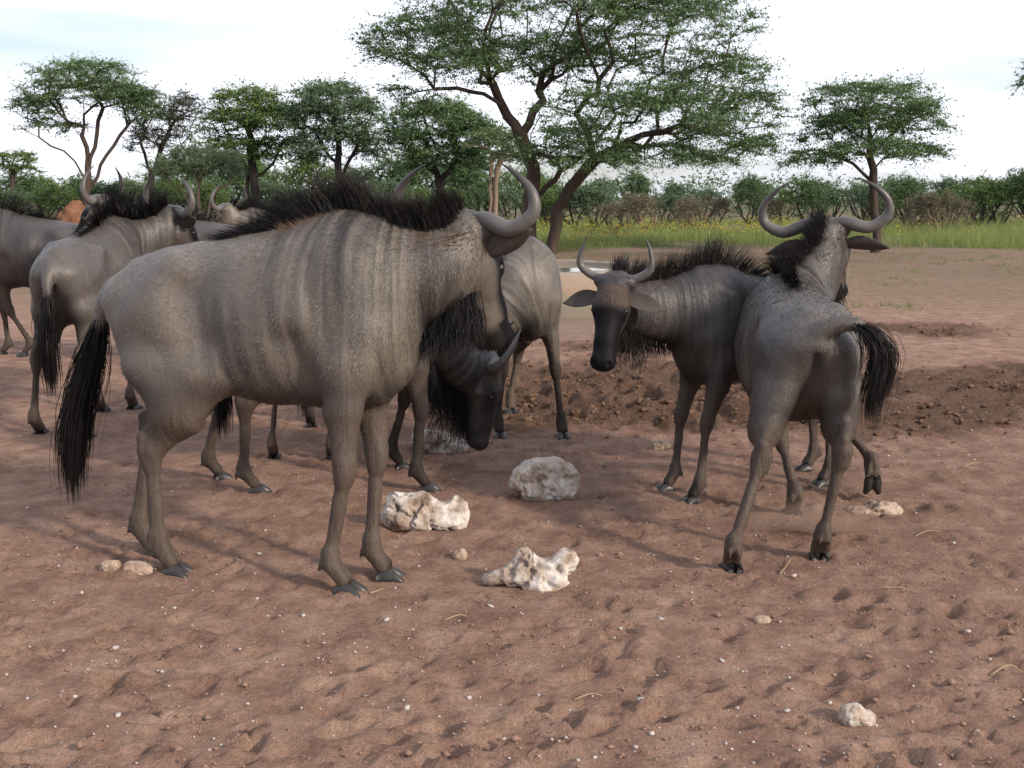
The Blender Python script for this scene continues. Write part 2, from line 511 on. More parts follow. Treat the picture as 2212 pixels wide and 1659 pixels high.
    for i in range(len(TORSO) - 1):
        (x0, t0, b0, w0), (x1, t1, b1, w1) = TORSO[i], TORSO[i + 1]
        F.seg((x0, 0, (t0 + b0) / 2), (x1, 0, (t1 + b1) / 2), Y, (w0, (t0 - b0) / 2), (w1, (t1 - b1) / 2), 0.05)
    for i in range(8):
        F.seg(NC[i], NC[i + 1], NS[i], (nw[i], nh[i]), (nw[i + 1], nh[i + 1]), 0.11 if i < 3 else 0.06)
    # withers ridge and spine
    F.seg((-0.16, 0, 1.355), (0.08, 0, 1.37), Y, (0.045, 0.035), (0.05, 0.04), 0.06)
    F.seg((-0.86, 0, 1.205), (-0.3, 0, 1.318), Y, (0.03, 0.02), (0.03, 0.02), 0.05)
    # hip bones
    for yy in (1, -1):
        F.seg((-0.60, yy * 0.165, 1.20), (-0.66, yy * 0.13, 1.22), Y, (0.03, 0.03), (0.03, 0.03), 0.07)
    # brisket
    F.seg((0.03, 0, 0.80), (0.085, 0, 0.88), Y, (0.085, 0.10), (0.080, 0.10), 0.07)
    # thighs, gaskins, cannons
    for k, (st, kn, fet, h) in legs.items():
        yy = 1 if k[1] == 'L' else -1
        fw = nrm(np.array((1.0, 0, 0)))
        if k[0] == 'H':
            F.seg((-0.72, yy * 0.120, 1.06), st + (0.02, 0, 0.02), Y, (0.110, 0.185), (0.080, 0.120), 0.06)
            mid = st * 0.45 + kn * 0.55
            bk = np.array((-0.80, yy * 0.105, 0.90)) * 0.75 + mid * 0.25
            F.seg((-0.865, yy * 0.085, 1.07), bk + (0, yy * 0.012, 0), Y, (0.080, 0.100), (0.078, 0.105), 0.05)
            F.seg(bk + (0, yy * 0.012, 0), mid, Y, (0.076, 0.105), (0.056, 0.075), 0.05)
            F.seg(st + (-0.09, 0, 0.0), mid, Y, (0.085, 0.150), (0.060, 0.088), 0.07)
            F.seg(mid, kn, Y, (0.054, 0.080), (0.031, 0.042), 0.04)
            d = nrm(kn - fet)
            F.seg(kn + np.array((-0.030, 0, 0.06)), kn + np.array((-0.012, 0, -0.05)), Y, (0.020, 0.022), (0.030, 0.030), 0.025)   # point of hock
            F.seg(mid + np.array((-0.07, 0, 0.03)), kn + np.array((-0.030, 0, 0.055)), Y, (0.016, 0.018), (0.014, 0.015), 0.035)  # tendon
            F.seg(kn, kn * 0.82 + fet * 0.18, Y, (0.042, 0.054), (0.027, 0.034), 0.022)
            F.seg(kn * 0.82 + fet * 0.18, fet, Y, (0.0225, 0.030), (0.0225, 0.028), 0.015)
        else:
            sh = np.array((0.065, yy * 0.112, 0.98))
            F.seg((-0.04, yy * 0.095, 1.22), sh, Y, (0.065, 0.12), (0.075, 0.10), 0.12)
            F.seg(sh, st + (-0.01, 0, 0.03), Y, (0.075, 0.10), (0.070, 0.105), 0.09)
            F.seg((-0.08, yy * 0.150, 0.90), st + (-0.04, 0, 0.02), Y, (0.05, 0.07), (0.035, 0.045), 0.05)
            mid = st * 0.6 + kn * 0.4
            F.seg(st + (0.015, 0, 0.02), mid, Y, (0.072, 0.112), (0.056, 0.076), 0.05)
            F.seg(mid, kn, Y, (0.054, 0.073), (0.033, 0.039), 0.03)
            F.seg(kn + nrm(st - kn) * 0.035, kn + nrm(fet - kn) * 0.03, Y, (0.041, 0.044), (0.036, 0.040), 0.02)                # knee
            F.seg(kn + nrm(fet - kn) * 0.03, fet, Y, (0.0235, 0.029), (0.0225, 0.028), 0.015)
        # fetlock, pastern, dew claws
        F.seg(fet + (0, 0, 0.02), fet + (0.008, 0, -0.02), Y, (0.034, 0.038), (0.035, 0.038), 0.02)
        past = h + np.array((-0.02, 0, 0.045)) if k not in lift_f else h + np.array((0.01, 0, 0.05))
        for c in (1, -1):
            F.seg(fet + (0.008, c * 0.012, -0.02), past + (0, c * 0.019, 0), Y, (0.023, 0.030), (0.021, 0.028), 0.015)
            F.seg(fet + (-0.030, c * 0.018, -0.012), fet + (-0.040, c * 0.020, -0.045), Y, (0.011, 0.011), (0.007, 0.007), 0.012)
    # hollows: flank, behind elbow, between buttocks
    for yy in (1, -1):
        F.seg((-0.56, yy * 0.30, 1.10), (-0.52, yy * 0.31, 0.96), Y, (0.075, 0.05), (0.07, 0.05), 0.12, 'sub')
        F.seg((-0.17, yy * 0.29, 0.93), (-0.13, yy * 0.245, 0.76), Y, (0.04, 0.03), (0.04, 0.03), 0.09, 'sub')
    F.seg((-1.02, 0, 1.00), (-0.90, 0, 0.74), Y, (0.022, 0.07), (0.040, 0.10), 0.035, 'sub')
    F.seg((-0.92, 0, 0.80), (-0.66, 0, 0.70), Y, (0.035, 0.06), (0.030, 0.05), 0.03, 'sub')
    # --- head
    hp = lambda t, o, q=0.0: P + (f * t + n * o + s * q) * hk_
    hseg = lambda a_, b_, c_, r0, r1, k_, op='add': F.seg(a_, b_, c_, (r0[0] * hk_, r0[1] * hk_), (r1[0] * hk_, r1[1] * hk_), k_, op)
    hseg(hp(0.0, -0.06), hp(0.14, -0.05), s, (0.080, 0.078), (0.092, 0.092), 0.04)
    hseg(hp(0.14, -0.05), hp(0.33, -0.045), s, (0.086, 0.088), (0.058, 0.070), 0.04)
    hseg(hp(0.33, -0.045), hp(0.435, -0.045), s, (0.057, 0.069), (0.064, 0.056), 0.03)
    hseg(hp(0.445, -0.03, -0.03), hp(0.445, -0.03, 0.03), n, (0.038, 0.030), (0.038, 0.030), 0.03)    # broad muzzle
    hseg(hp(0.445, -0.085), hp(0.36, -0.095), s, (0.036, 0.02), (0.036, 0.025), 0.025)                # lower lip
    hseg(hp(0.10, -0.115), hp(0.36, -0.092), s, (0.052, 0.058), (0.035, 0.032), 0.04)                 # jaw
    for q in (1, -1):
        hseg(hp(0.11, -0.095, q * 0.055), hp(0.22, -0.075, q * 0.048), s, (0.03, 0.055), (0.022, 0.035), 0.03)   # cheek
        hseg(hp(0.135, -0.012, q * 0.076), hp(0.175, -0.012, q * 0.074), s, (0.022, 0.022), (0.02, 0.02), 0.025)  # brow
        hseg(hp(0.0, -0.02, q * 0.035), hp(0.0, -0.03, q * 0.075), f, (0.04, 0.042), (0.04, 0.042), 0.03)        # horn boss
        hseg(hp(0.462, -0.008, q * 0.036), hp(0.440, 0.012, q * 0.046), s, (0.009, 0.013), (0.007, 0.010), 0.010, 'sub')  # nostril
        hseg(hp(0.155, -0.018, q * 0.102), hp(0.175, -0.018, q * 0.100), s, (0.016, 0.012), (0.014, 0.011), 0.012, 'sub')  # eye socket
    hseg(hp(0.49, -0.066, -0.05), hp(0.49, -0.066, 0.05), n, (0.003, 0.03), (0.003, 0.03), 0.008, 'sub')           # mouth
    # --- tail dock
    tail = tail or [(-0.95, 0, 1.13), (-1.0, 0, 1.02), (-1.02, 0, 0.85), (-1.0, 0, 0.6), (-0.99, 0, 0.38)]
    TP = spline(tail, 24)
    for i in range(10):
        r0 = 0.034 - 0.0020 * i; r1 = r0 - 0.0020
        F.seg(TP[i], TP[i + 1], (0.01, 1, 0.02), (r0, r0), (r1, r1), 0.03)
    V, Fc = F.mesh(2 if vox < 0.011 else 1)
    # --- rest coordinates and colour masks
    axis = np.vstack([[(x, 0, (t + b) / 2) for x, t, b, w in TORSO], NC[1:], [hp(0.2, -0.05), hp(0.46, -0.05)]])
    ups = np.vstack([np.tile((0, 0, 1.0), (len(TORSO), 1)), NU[1:], [n, n]])
    al = np.concatenate([[0], np.cumsum(np.linalg.norm(np.diff(axis, axis=0), axis=1))]); al = al - al[6]
    ds, ss, us, qs2 = [], [], [], []
    for i in range(len(axis) - 1):
        a, b = axis[i], axis[i + 1]; ab = b - a
        t = np.clip(((V - a) @ ab) / (ab @ ab), 0, 1); c = a + t[:, None] * ab; q = V - c
        u = ups[i] * (1 - t[:, None]) + ups[i + 1] * t[:, None]; hu_ = (q * u).sum(1)
        ds.append(np.linalg.norm(q, axis=1)); ss.append(al[i] + t * (al[i + 1] - al[i])); us.append(hu_)
        qs2.append(np.sqrt(np.maximum((q * q).sum(1) - hu_ ** 2, 0)))
    ds, ss, us, qs2 = (np.array(v) for v in (ds, ss, us, qs2))
    sidx = ds.argmin(0); wgt = np.exp(-(ds - ds.min(0)) / 0.022); wgt /= wgt.sum(0)
    S_ = (wgt * ss).sum(0); Hh = (wgt * us).sum(0); Q_ = (wgt * qs2).sum(0)
    if P[2] > 0.95:
        ax2 = axis[:17].copy(); ax2[:, 2] = 0; l2 = np.concatenate([[0], np.cumsum(np.linalg.norm(np.diff(ax2, axis=0), axis=1))]); l2 -= l2[6]
        Vh = V * np.array((1, 1, 0)); d2, s2 = [], []
        for i in range(16):
            a, b = ax2[i], ax2[i + 1]; ab = b - a; t = np.clip(((Vh - a) @ ab) / (ab @ ab + 1e-9), 0, 1)
            d2.append(np.linalg.norm(Vh - (a + t[:, None] * ab), axis=1)); s2.append(l2[i] + t * (l2[i + 1] - l2[i]))
        d2, s2 = np.array(d2), np.array(s2); w2 = np.exp(-(d2 - d2.min(0)) / 0.03); w2 /= w2.sum(0); SV = (w2 * s2).sum(0)
    else: SV = S_
    isleg = np.full(len(V), 9.0)
    for k, (st, kn, fet, h) in legs.items():
        for a, b in ((st, kn), (kn, fet), (fet, h)):
            ab = b - a; t = np.clip(((V - a) @ ab) / (ab @ ab), 0, 1)
            isleg = np.minimum(isleg, np.linalg.norm(V - (a + t[:, None] * ab), axis=1))
    legw = smooth01(0.16, 0.08, isleg) * smooth01(0.86, 0.60, V[:, 2])
    Hh = Hh * (1 - legw) + (V[:, 2] - 1.05) * legw
    ht = (V - P) @ f / hk_; hn = (V - P) @ n / hk_; hs = np.abs((V - P) @ s)
    ishead = (sidx >= len(axis) - 3) & (np.linalg.norm(V - hp(0.22, -0.05), axis=1) < 0.38)
    t0 = 0.135 if young else 0.06
    face_b = smooth01(t0, t0 + 0.05, ht) * smooth01(-0.085, -0.035, hn + 0.03 * (ht > 0.36)) * ishead
    face_b = np.maximum(face_b, smooth01(0.33, 0.40, ht) * ishead * 0.92)
    face_b = np.maximum(face_b, (0.0 if young else 0.8) * smooth01(0.05, -0.02, ht) * ishead)
    face_b = face_b * face_black
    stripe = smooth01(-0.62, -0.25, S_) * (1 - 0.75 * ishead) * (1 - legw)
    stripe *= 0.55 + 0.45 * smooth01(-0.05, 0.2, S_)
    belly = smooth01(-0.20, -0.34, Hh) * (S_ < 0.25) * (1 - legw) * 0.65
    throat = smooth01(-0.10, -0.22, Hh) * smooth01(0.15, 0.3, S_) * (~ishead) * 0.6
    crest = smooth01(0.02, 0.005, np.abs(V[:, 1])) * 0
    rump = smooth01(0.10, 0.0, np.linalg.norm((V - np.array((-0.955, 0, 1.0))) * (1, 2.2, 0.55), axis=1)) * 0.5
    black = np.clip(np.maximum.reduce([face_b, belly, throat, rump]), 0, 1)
    nv = np.zeros_like(V); cr3 = np.cross(V[Fc[:, 2]] - V[Fc[:, 0]], V[Fc[:, 3]] - V[Fc[:, 1]])
    for j in range(4):
        for d_ in range(3): nv[:, d_] += np.bincount(Fc[:, j], cr3[:, d_], len(V))
    nv = nrm(nv); trunk_m = (1 - legw) * (1 - ishead)
    disp = 0.010 * (fbm(V[:, 0] * 8, V[:, 1] * 8, V[:, 2] * 6, 2, seed) - 0.5) * (1 - ishead)
    ribm = smooth01(-0.62, -0.45, V[:, 0]) * smooth01(-0.02, -0.16, V[:, 0]) * smooth01(0.16, 0.02, Hh) * smooth01(-0.30, -0.16, Hh) * trunk_m
    disp += 0.0040 * np.sin((V[:, 0] + 0.12 * Hh) * 2 * math.pi / 0.072) * ribm * (0.4 + fbm(V[:, 0] * 5, V[:, 2] * 5, oct=2, seed=seed + 1))
    fold = fbm(SV * 26, Hh * 2.2, V[:, 1] * 0 + (V[:, 1] > 0), 2, seed + 2) - 0.5
    disp += 0.015 * fold * smooth01(-0.30, 0.05, S_) * trunk_m
    lgn = fbm(V[:, 0] * 30, V[:, 1] * 30, V[:, 2] * 9, 2, seed + 4) - 0.5
    disp += 0.009 * lgn * legw
    V = V + nv * disp[:, None]
    rest = np.stack([SV, Hh, np.where(V[:, 1] > 0, Q_, -Q_)], 1) + seed * 3.7
    body = mesh_obj('body', warp(V) * sc, Fc, M[coat], root)
    attr_vec(body, 'rest', rest)
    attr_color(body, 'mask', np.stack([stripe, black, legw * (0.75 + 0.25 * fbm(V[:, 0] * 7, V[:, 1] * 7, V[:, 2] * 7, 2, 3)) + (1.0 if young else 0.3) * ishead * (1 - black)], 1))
    if fur:      # short coat hair lying back over the hide
        qa = np.linalg.norm(cr3, axis=1); pk = rng.choice(len(Fc), fur, p=qa / qa.sum()); ww_ = rng.dirichlet((1, 1, 1, 1), fur)
        fp = (V[Fc[pk]] * ww_[:, :, None]).sum(1); fn = nrm(nv[Fc[pk]].mean(1)); fr = rest[Fc[pk, 0]]
        mk_ = np.stack([stripe, black, legw * 0.85 + (1.0 if young else 0.3) * ishead * (1 - black)], 1)[Fc[pk, 0]]
        hd = np.array((-0.6, 0, -0.75)) + rng.normal(0, 0.28, (fur, 3)); hd = nrm(hd - fn * (hd * fn).sum(1)[:, None]) + fn * rng.uniform(0.10, 0.38, fur)[:, None]
        sdv = nrm(np.cross(fn, hd)) * rng.uniform(0.0010, 0.0020, fur)[:, None]; hl = rng.uniform(0.012, 0.028, fur) * (1 - 0.55 * legw[Fc[pk, 0]]) * (1 - 0.5 * ishead[Fc[pk, 0]])
        fv = np.stack([fp - sdv - fn * 0.002, fp + sdv - fn * 0.002, fp + nrm(hd) * hl[:, None]], 1).reshape(-1, 3)
        o = mesh_obj('coat_hair', warp(fv) * sc, np.arange(fur * 3).reshape(-1, 3), M[coat], root)
        attr_vec(o, 'rest', np.repeat(fr + rng.normal(0, 0.006, fr.shape), 3, 0)); attr_color(o, 'mask', np.repeat(mk_, 3, 0)); o['kind'] = 'stuff'
    # --- hooves: two claws each
    for k, (st, kn, fet, h) in legs.items():
        vs, fs = [], []
        yw = rng.uniform(-0.15, 0.15) + (0.18 if k[1] == 'L' else -0.18)
        for c in (1, -1):
            prof = [(-0.058, 0.030, 0.017), (-0.03, 0.052, 0.026), (0.0, 0.056, 0.028), (0.03, 0.044, 0.026), (0.058, 0.024, 0.019), (0.075, 0.008, 0.008)]
            b0 = len(vs)
            for (x, hh, ww) in prof:
                for j in range(10):
                    a = math.pi * j / 9
                    vs.append((x, c * 0.024 * (1 + 0.5 * (x > 0.04)) + math.cos(a) * ww, -0.010 + math.sin(a) ** 0.8 * hh))
            for i in range(5):
                for j in range(10):
                    j2 = (j + 1) % 10
                    fs.append((b0 + i * 10 + j, b0 + i * 10 + j2, b0 + (i + 1) * 10 + j2, b0 + (i + 1) * 10 + j))
            fs.append(tuple(b0 + j for j in range(10))); fs.append(tuple(b0 + 50 + j for j in range(10)))
        vs = np.array(vs) * np.array((0.84, 0.9, 0.95)); ca, sa = math.cos(yw), math.sin(yw)
        if k in lift_f:      # lifted foot hangs toe down
            cp, sp_ = math.cos(1.15), math.sin(1.15)
            vs = np.stack([vs[:, 0] * cp + vs[:, 2] * sp_, vs[:, 1], -vs[:, 0] * sp_ + vs[:, 2] * cp], 1)
        vs = np.stack([vs[:, 0] * ca - vs[:, 1] * sa, vs[:, 0] * sa + vs[:, 1] * ca, vs[:, 2]], 1)
        mesh_obj('hoof', (warp(h) + vs) * sc, fs, M['hoof'], root)
    # --- horns
    hu = nrm(-f * 0.85 + n * 0.5); hfwd = nrm(n - hu * (n @ hu)); sp, htt = horn
    for q in (1, -1):
        kk = htt / 0.24
        if young:
            ctrl = [(0.03, 0.0), (0.55 * sp, 0.005), (0.90 * sp, 0.05), (1.0 * sp, 0.42 * htt), (0.93 * sp, 0.75 * htt), (0.80 * sp, 1.05 * htt)]
            rr = [0.030, 0.031, 0.028, 0.022, 0.014, 0.003]
        else:
            ctrl = [(0.02, 0.005), (0.35 * sp, 0.012), (0.66 * sp, -0.018 * kk), (0.90 * sp, 0.018 * kk), (1.0 * sp, 0.30 * htt), (0.955 * sp, 0.62 * htt), (0.78 * sp, 0.90 * htt), (0.55 * sp, 1.12 * htt)]
            rr = [0.046, 0.047, 0.042, 0.037, 0.032, 0.025, 0.015, 0.003]
        pts = np.array([P + f * 0.0 + hu * (b + 0.012) + s * (q * a) - n * 0.028 + hfwd * (-0.03 * math.sin(min(a / sp, 1) * 2.4)) for a, b in ctrl])
        pts = spline(pts, 36)
        rad = np.interp(np.linspace(0, 1, 36), np.linspace(0, 1, len(rr)), rr)
        rad = rad * (0.84 if young else 0.75) * (1 + 0.025 * np.sin(np.linspace(0, 1, 36) * 70) * (np.linspace(0, 1, 36) < 0.55))
        vs, fs = tube(pts, rad, 12)
        o = mesh_obj('horn', np.array(vs) * np.array((1, wide, 1)) * sc, fs, M['horn'], root)
        tt = np.repeat(np.linspace(0, 1, 36), 12); aa = np.tile(np.linspace(0, 1, 12), 36)
        attr_vec(o, 'rest', np.stack([tt, aa * 0.3, aa * 0.2 + q], 1))
    # --- ears, eyes
    for q in (1, -1):
        base = hp(0.075, -0.075, q * 0.070); ed = nrm(s * q * ear_dir[0] - f * ear_dir[1] + n * ear_dir[2])
        wdir = nrm(np.cross(ed, n) * q); wdir = nrm(wdir - ed * (wdir @ ed)); nn = np.cross(ed, wdir); nn = nn * (1 if nn @ n > 0 else -1)
        vs = []; m_ = 12
        for i in range(m_):
            t = i / (m_ - 1); wd = 0.052 * (math.sin(math.pi * min(t * 0.9 + 0.12, 1)) ** 0.8) + 0.002
            if t > 0.98: wd = 0.002
            c = base + ed * (0.235 * t) - hu * (0.012 * t * t)
            for j in range(12):
                a = 2 * math.pi * j / 12; x = math.cos(a) * wd; y = math.sin(a) * 0.006
                cup = 9.0 * x * x * (1 - 0.4 * t) + (0.02 if t < 0.15 else 0) * 0
                vs.append(c + wdir * x + nn * (y + cup))
        fs = [(i * 12 + j, i * 12 + (j + 1) % 12, (i + 1) * 12 + (j + 1) % 12, (i + 1) * 12 + j) for i in range(m_ - 1) for j in range(12)]
        fs.append(tuple(range(12))); fs.append(tuple((m_ - 1) * 12 + j for j in range(12)))
        mesh_obj('ear', np.array(vs) * np.array((1, wide, 1)) * sc, fs, M['ear'], root)
        c = hp(0.165, -0.022, q * 0.083); vs = []; fs = []
        for i in range(7):
            th = math.pi * i / 6
            for j in range(10):
                a = 2 * math.pi * j / 10
                vs.append(c + 0.019 * np.array((math.sin(th) * math.cos(a), math.sin(th) * math.sin(a), math.cos(th))))
        fs = [(i * 10 + j, i * 10 + (j + 1) % 10, (i + 1) * 10 + (j + 1) % 10, (i + 1) * 10 + j) for i in range(6) for j in range(10)]
        mesh_obj('eye', np.array(vs) * np.array((1, wide, 1)) * sc, fs, M['eye'], root)
    # --- mane along the crest: neck then back
    crest = [(np.array((x, 0, t)), np.array((0, 0, 1.0)), np.array((1.0, 0, 0))) for x, t, b, w in TORSO[3:7]]
    crest += [(NC[i] + NU[i] * nh[i] * 0.99, NU[i], NT[i]) for i in range(2, 9)]
    crest += [(hp(-0.04, -0.04), nrm(-f + n * 0.1), nrm(n))]
    CP = np.array([c[0] for c in crest]); CU = np.array([c[1] for c in crest]); CT = np.array([c[2] for c in crest])
    cl = np.concatenate([[0], np.cumsum(np.linalg.norm(np.diff(CP, axis=0), axis=1))]); wth = cl[3]; tot = cl[-1]
    def crest_at(u):
        g = lambda A_: np.stack([np.interp(u, cl, A_[:, i]) for i in range(3)], 1)
        return g(CP), nrm(g(CU)), nrm(g(CT))
    nM = int(1500 * hair_n * mane_n)
    u = rng.uniform(0, 1, nM) ** 0.75 * tot
    p, U, T = crest_at(u)
    clump = (vnoise(u * 40, u * 0, seed=seed) - 0.5) * 0.55
    back = 1 - smooth01(0.0, wth * 1.1, u)         # 1 on the back, 0 on the neck
    sd3 = np.cross(U, T)
    lean = (0.05 + 1.7 * back) * mane[1] + clump * 0.4
    D = (U * 0.45 + np.array((0, 0, 0.55))) * (1 - 0.55 * back)[:, None] - T * lean[:, None] + sd3 * (rng.normal(0, 0.09, nM) + (1 - 0.4 * back) * flop + clump * 0.12)[:, None]
    D = nrm(D) + rng.normal(0, 0.075, (nM, 3))
    ln = mane[0] * (0.80 + 0.45 * smooth01(0, wth, u) * (1 - 0.55 * smooth01(wth, wth + 0.25, u))) * (1 - 0.15 * smooth01(tot * 0.93, tot, u)) * rng.uniform(0.6, 1.1, nM) * (1 + clump * 0.5)
    ln *= smooth01(-0.02, 0.12, u) * 0.8 + 0.2
    bend = np.array((-0.25, 0, -0.22)) * (0.3 + 0.5 * back)[:, None] + np.array((0, 0, -0.9)) * abs(flop) + rng.normal(0, 0.06, (nM, 3))
    p = p + sd3 * rng.normal(0, 0.014, nM)[:, None] - U * 0.012
    v, fc = strands(p, D, ln, bend, rng.uniform(0.0009, 0.0021, nM) * (1.0 if vox < 0.0125 else 1.6), 3)
    mesh_obj('mane', warp(v) * sc, fc, M['hair'], root)['kind'] = 'stuff'
    # short brown fringe at the foot of the mane
    nB = int(1000 * hair_n * mane_n); u = rng.uniform(wth * 0.5, tot * 0.97, nB); p, U, T = crest_at(u); sd3 = np.cross(U, T)
    q = rng.normal(0, 1, nB) * 0.040
    v, fc = strands(p + sd3 * q[:, None] - U * (0.012 + 3.0 * q ** 2)[:, None], U - T * 0.9 + sd3 * (q * 9)[:, None] + rng.normal(0, 0.2, (nB, 3)), rng.uniform(0.03, 0.075, nB), np.zeros((nB, 3)), 0.0018, 1)
    mesh_obj('mane_fringe', warp(v) * sc, fc, M['hair_brown'], root)['kind'] = 'stuff'
    # --- beard along throat and jaw
    nD = int(900 * hair_n * beard)
    if nD:
        u = rng.uniform(0, 1, nD)
        thr = np.vstack([NC[i] - NU[i] * nh[i] * 0.97 for i in (3, 4, 5, 6, 7)] + [hp(0.10, -0.165), hp(0.22, -0.150), hp(0.32, -0.13)])
        ul = u * (len(thr) - 1); p = np.stack([np.interp(ul, np.arange(len(thr)), thr[:, i]) for i in range(3)], 1)
        p += s * rng.normal(0, 0.022, nD)[:, None] + np.array((0, 0, 0.012))
        ln = beard_len * (0.13 + 0.12 * np.sin(u * math.pi)) * rng.uniform(0.5, 1.15, nD)
        v, fc = strands(p, np.array((0, 0, -1.0)) + rng.normal(0, 0.16, (nD, 3)) - n * 0.1, ln, rng.normal(0, 0.08, (nD, 3)), rng.uniform(0.0016, 0.0034, nD), 2)
        mesh_obj('beard', v * np.array((1, wide, 1)) * sc, fc, M['hair'], root)['kind'] = 'stuff'
    # --- tail hair
    nT = int(900 * hair_n * tail_hair)
    u = rng.uniform(0.16, 0.62, nT) if tail_hair > 0 else []
    TL = np.concatenate([[0], np.cumsum(np.linalg.norm(np.diff(TP, axis=0), axis=1))]); TL /= TL[-1]; tl = np.linalg.norm(np.diff(TP, axis=0), axis=1).sum()
    gp = lambda q_: np.stack([np.interp(q_, TL, TP[:, i]) for i in range(3)], 1)
    seg = 5; ln = rng.uniform(0.32, 0.62, nT) * (1.1 - 0.25 * u)
    offd = rng.normal(0, 1, (nT, 3)) * np.array((0.8, 0.8, 0.3)); Vt = np.zeros((nT, seg + 1, 3, 3)); sp_ = rng.uniform(0.2, 1.0, nT) * tail_spread
    wv = rng.uniform(0.0012, 0.0026, nT) * (1.0 if vox < 0.0125 else 1.5)
    for j in range(seg + 1):
        t = j / seg; uu = u + ln * t; over = np.maximum(uu - 1, 0) * tl
        c = gp(np.minimum(uu, 1)) + np.array((0, 0, -1.0)) * over[:, None]
        c = c + offd * (0.012 + 0.042 * sp_ * math.sin(min(t * 1.5, 1) * math.pi / 2) * (1 - 0.45 * t))[:, None]
        r = wv * ((1 - t) ** 0.6 + 0.03)
        for k in range(3):
            a = 2 * math.pi * k / 3
            Vt[:, j, k] = c + np.stack([np.cos(a) * r, np.sin(a) * r, 0 * r], 1)
    bs = (np.arange(nT) * (seg + 1) * 3)[:, None]
    fc = np.concatenate([bs + np.array([[j * 3 + k, j * 3 + (k + 1) % 3, (j + 1) * 3 + (k + 1) % 3, (j + 1) * 3 + k]]) for j in range(seg) for k in range(3)])
    mesh_obj('tail_hair', warp(Vt.reshape(-1, 3)) * sc, fc, M['hair'], root)['kind'] = 'stuff'
    return root

# ------------------------------------------------------------------ ground
PC, PR = np.array((0.15, 15.65)), 1.65      # round water trough: centre and outer radius
def step_axis(lo, dense_lo, dense_hi, hi, s0, growth):
    out = list(np.arange(dense_lo, dense_hi, s0)); x = dense_hi; 
    while x < hi: out.append(x); x += max(s0, growth(x))
    neg = []; x = dense_lo - s0
    while x > lo: neg.append(x); x -= max(s0, growth(x))
    return np.array(neg[::-1] + out + [hi])
gx = step_axis(-600, -2.4, 2.4, 600, 0.023, lambda x: 0.017 * abs(x) if abs(x) < 12 else 0.06 * abs(x))
gy = step_axis(-300, 2.55, 3.4, 1200, 0.022, lambda y: (0.0080 * y if y < 22 else 0.03 * y) if y > 0 else 0.06 * (3.4 - y))
GX, GY = np.meshgrid(gx, gy)
def blob(x, y, cx, cy, rx, ry): return np.exp(-(((x - cx) / rx) ** 2 + ((y - cy) / ry) ** 2))
def mudmask(x, y):
    m = 1.0 * blob(x, y, 1.5, 8.5, 2.2, 1.5) + 0.62 * blob(x, y, 4.9, 9.2, 1.5, 1.6) + 0.6 * blob(x, y, 4.4, 13.0, 1.6, 1.1) + 0.35 * blob(x, y, 0.8, 11.5, 2.0, 2.0)
    m = m * (0.15 + 1.7 * fbm(x * 1.3, y * 1.3, oct=4, seed=5, gain=0.6))
    return np.clip(m * 1.5 - 0.28, 0, 1)
def pond_d(x, y): return np.hypot(x - PC[0], y - PC[1]) - PR
def relief(x, y):
    z = 0.05 * (fbm(x * 0.35, y * 0.35, oct=2, seed=1) - 0.5) * smooth01(0.5, 6, np.abs(y - 4.5))
    near = smooth01(30, 10, np.hypot(x, y))
    z = z + near * 0.012 * (fbm(x * 3.1, y * 3.1, oct=3, seed=2) - 0.5)
    z = z + near * 0.012 * (fbm(x * 14, y * 14, oct=3, seed=3) - 0.5)
    mud = mudmask(x, y)
    rid = 1 - np.abs(2 * fbm(x * 4.6, y * 4.6, oct=3, seed=8) - 1) * 2
    lump = fbm(x * 9.5, y * 9.5, oct=3, seed=9)
    z = z + mud * (0.08 * (rid - 0.75) + 0.14 * (lump - 0.5))
    z = z * smooth01(-0.1, 1.0, pond_d(x, y))
    return z, mud
GZ, GM = relief(GX, GY)
# hoof prints
hrng = np.random.default_rng(21)
for i in range(2600):
    d = 2.7 + 9 * hrng.random() ** 1.3; x = hrng.uniform(-0.50, 0.50) * d * 1.05; y = d
    L = hrng.uniform(0.03, 0.075); W = L * hrng.uniform(0.45, 0.75); a = hrng.normal(0.35, 0.6); dep = hrng.uniform(0.005, 0.017) * (1.6 if hrng.random() < 0.15 else 1)
    i0, i1 = np.searchsorted(gy, (y - 3 * L, y + 3 * L)); j0, j1 = np.searchsorted(gx, (x - 3 * L, x + 3 * L))
    if i1 - i0 < 2 or j1 - j0 < 2: continue
    X = GX[i0:i1, j0:j1] - x; Y_ = GY[i0:i1, j0:j1] - y
    u = (X * math.cos(a) + Y_ * math.sin(a)) / L; v = (-X * math.sin(a) + Y_ * math.cos(a)) / W
    r = np.sqrt(u * u + v * v)
    GZ[i0:i1, j0:j1] += dep * (-np.exp(-(r / 0.9) ** 4) + 0.55 * np.exp(-((r - 1.35) / 0.35) ** 2))
def ground_z(x, y):
    j = np.clip(np.searchsorted(gx, x), 1, len(gx) - 1); i = np.clip(np.searchsorted(gy, y), 1, len(gy) - 1)
    return GZ[i, j]
ny, nx = GX.shape
ii = np.arange(ny * nx).reshape(ny, nx)
gf = np.stack([ii[:-1, :-1], ii[:-1, 1:], ii[1:, 1:], ii[1:, :-1]], -1).reshape(-1, 4)
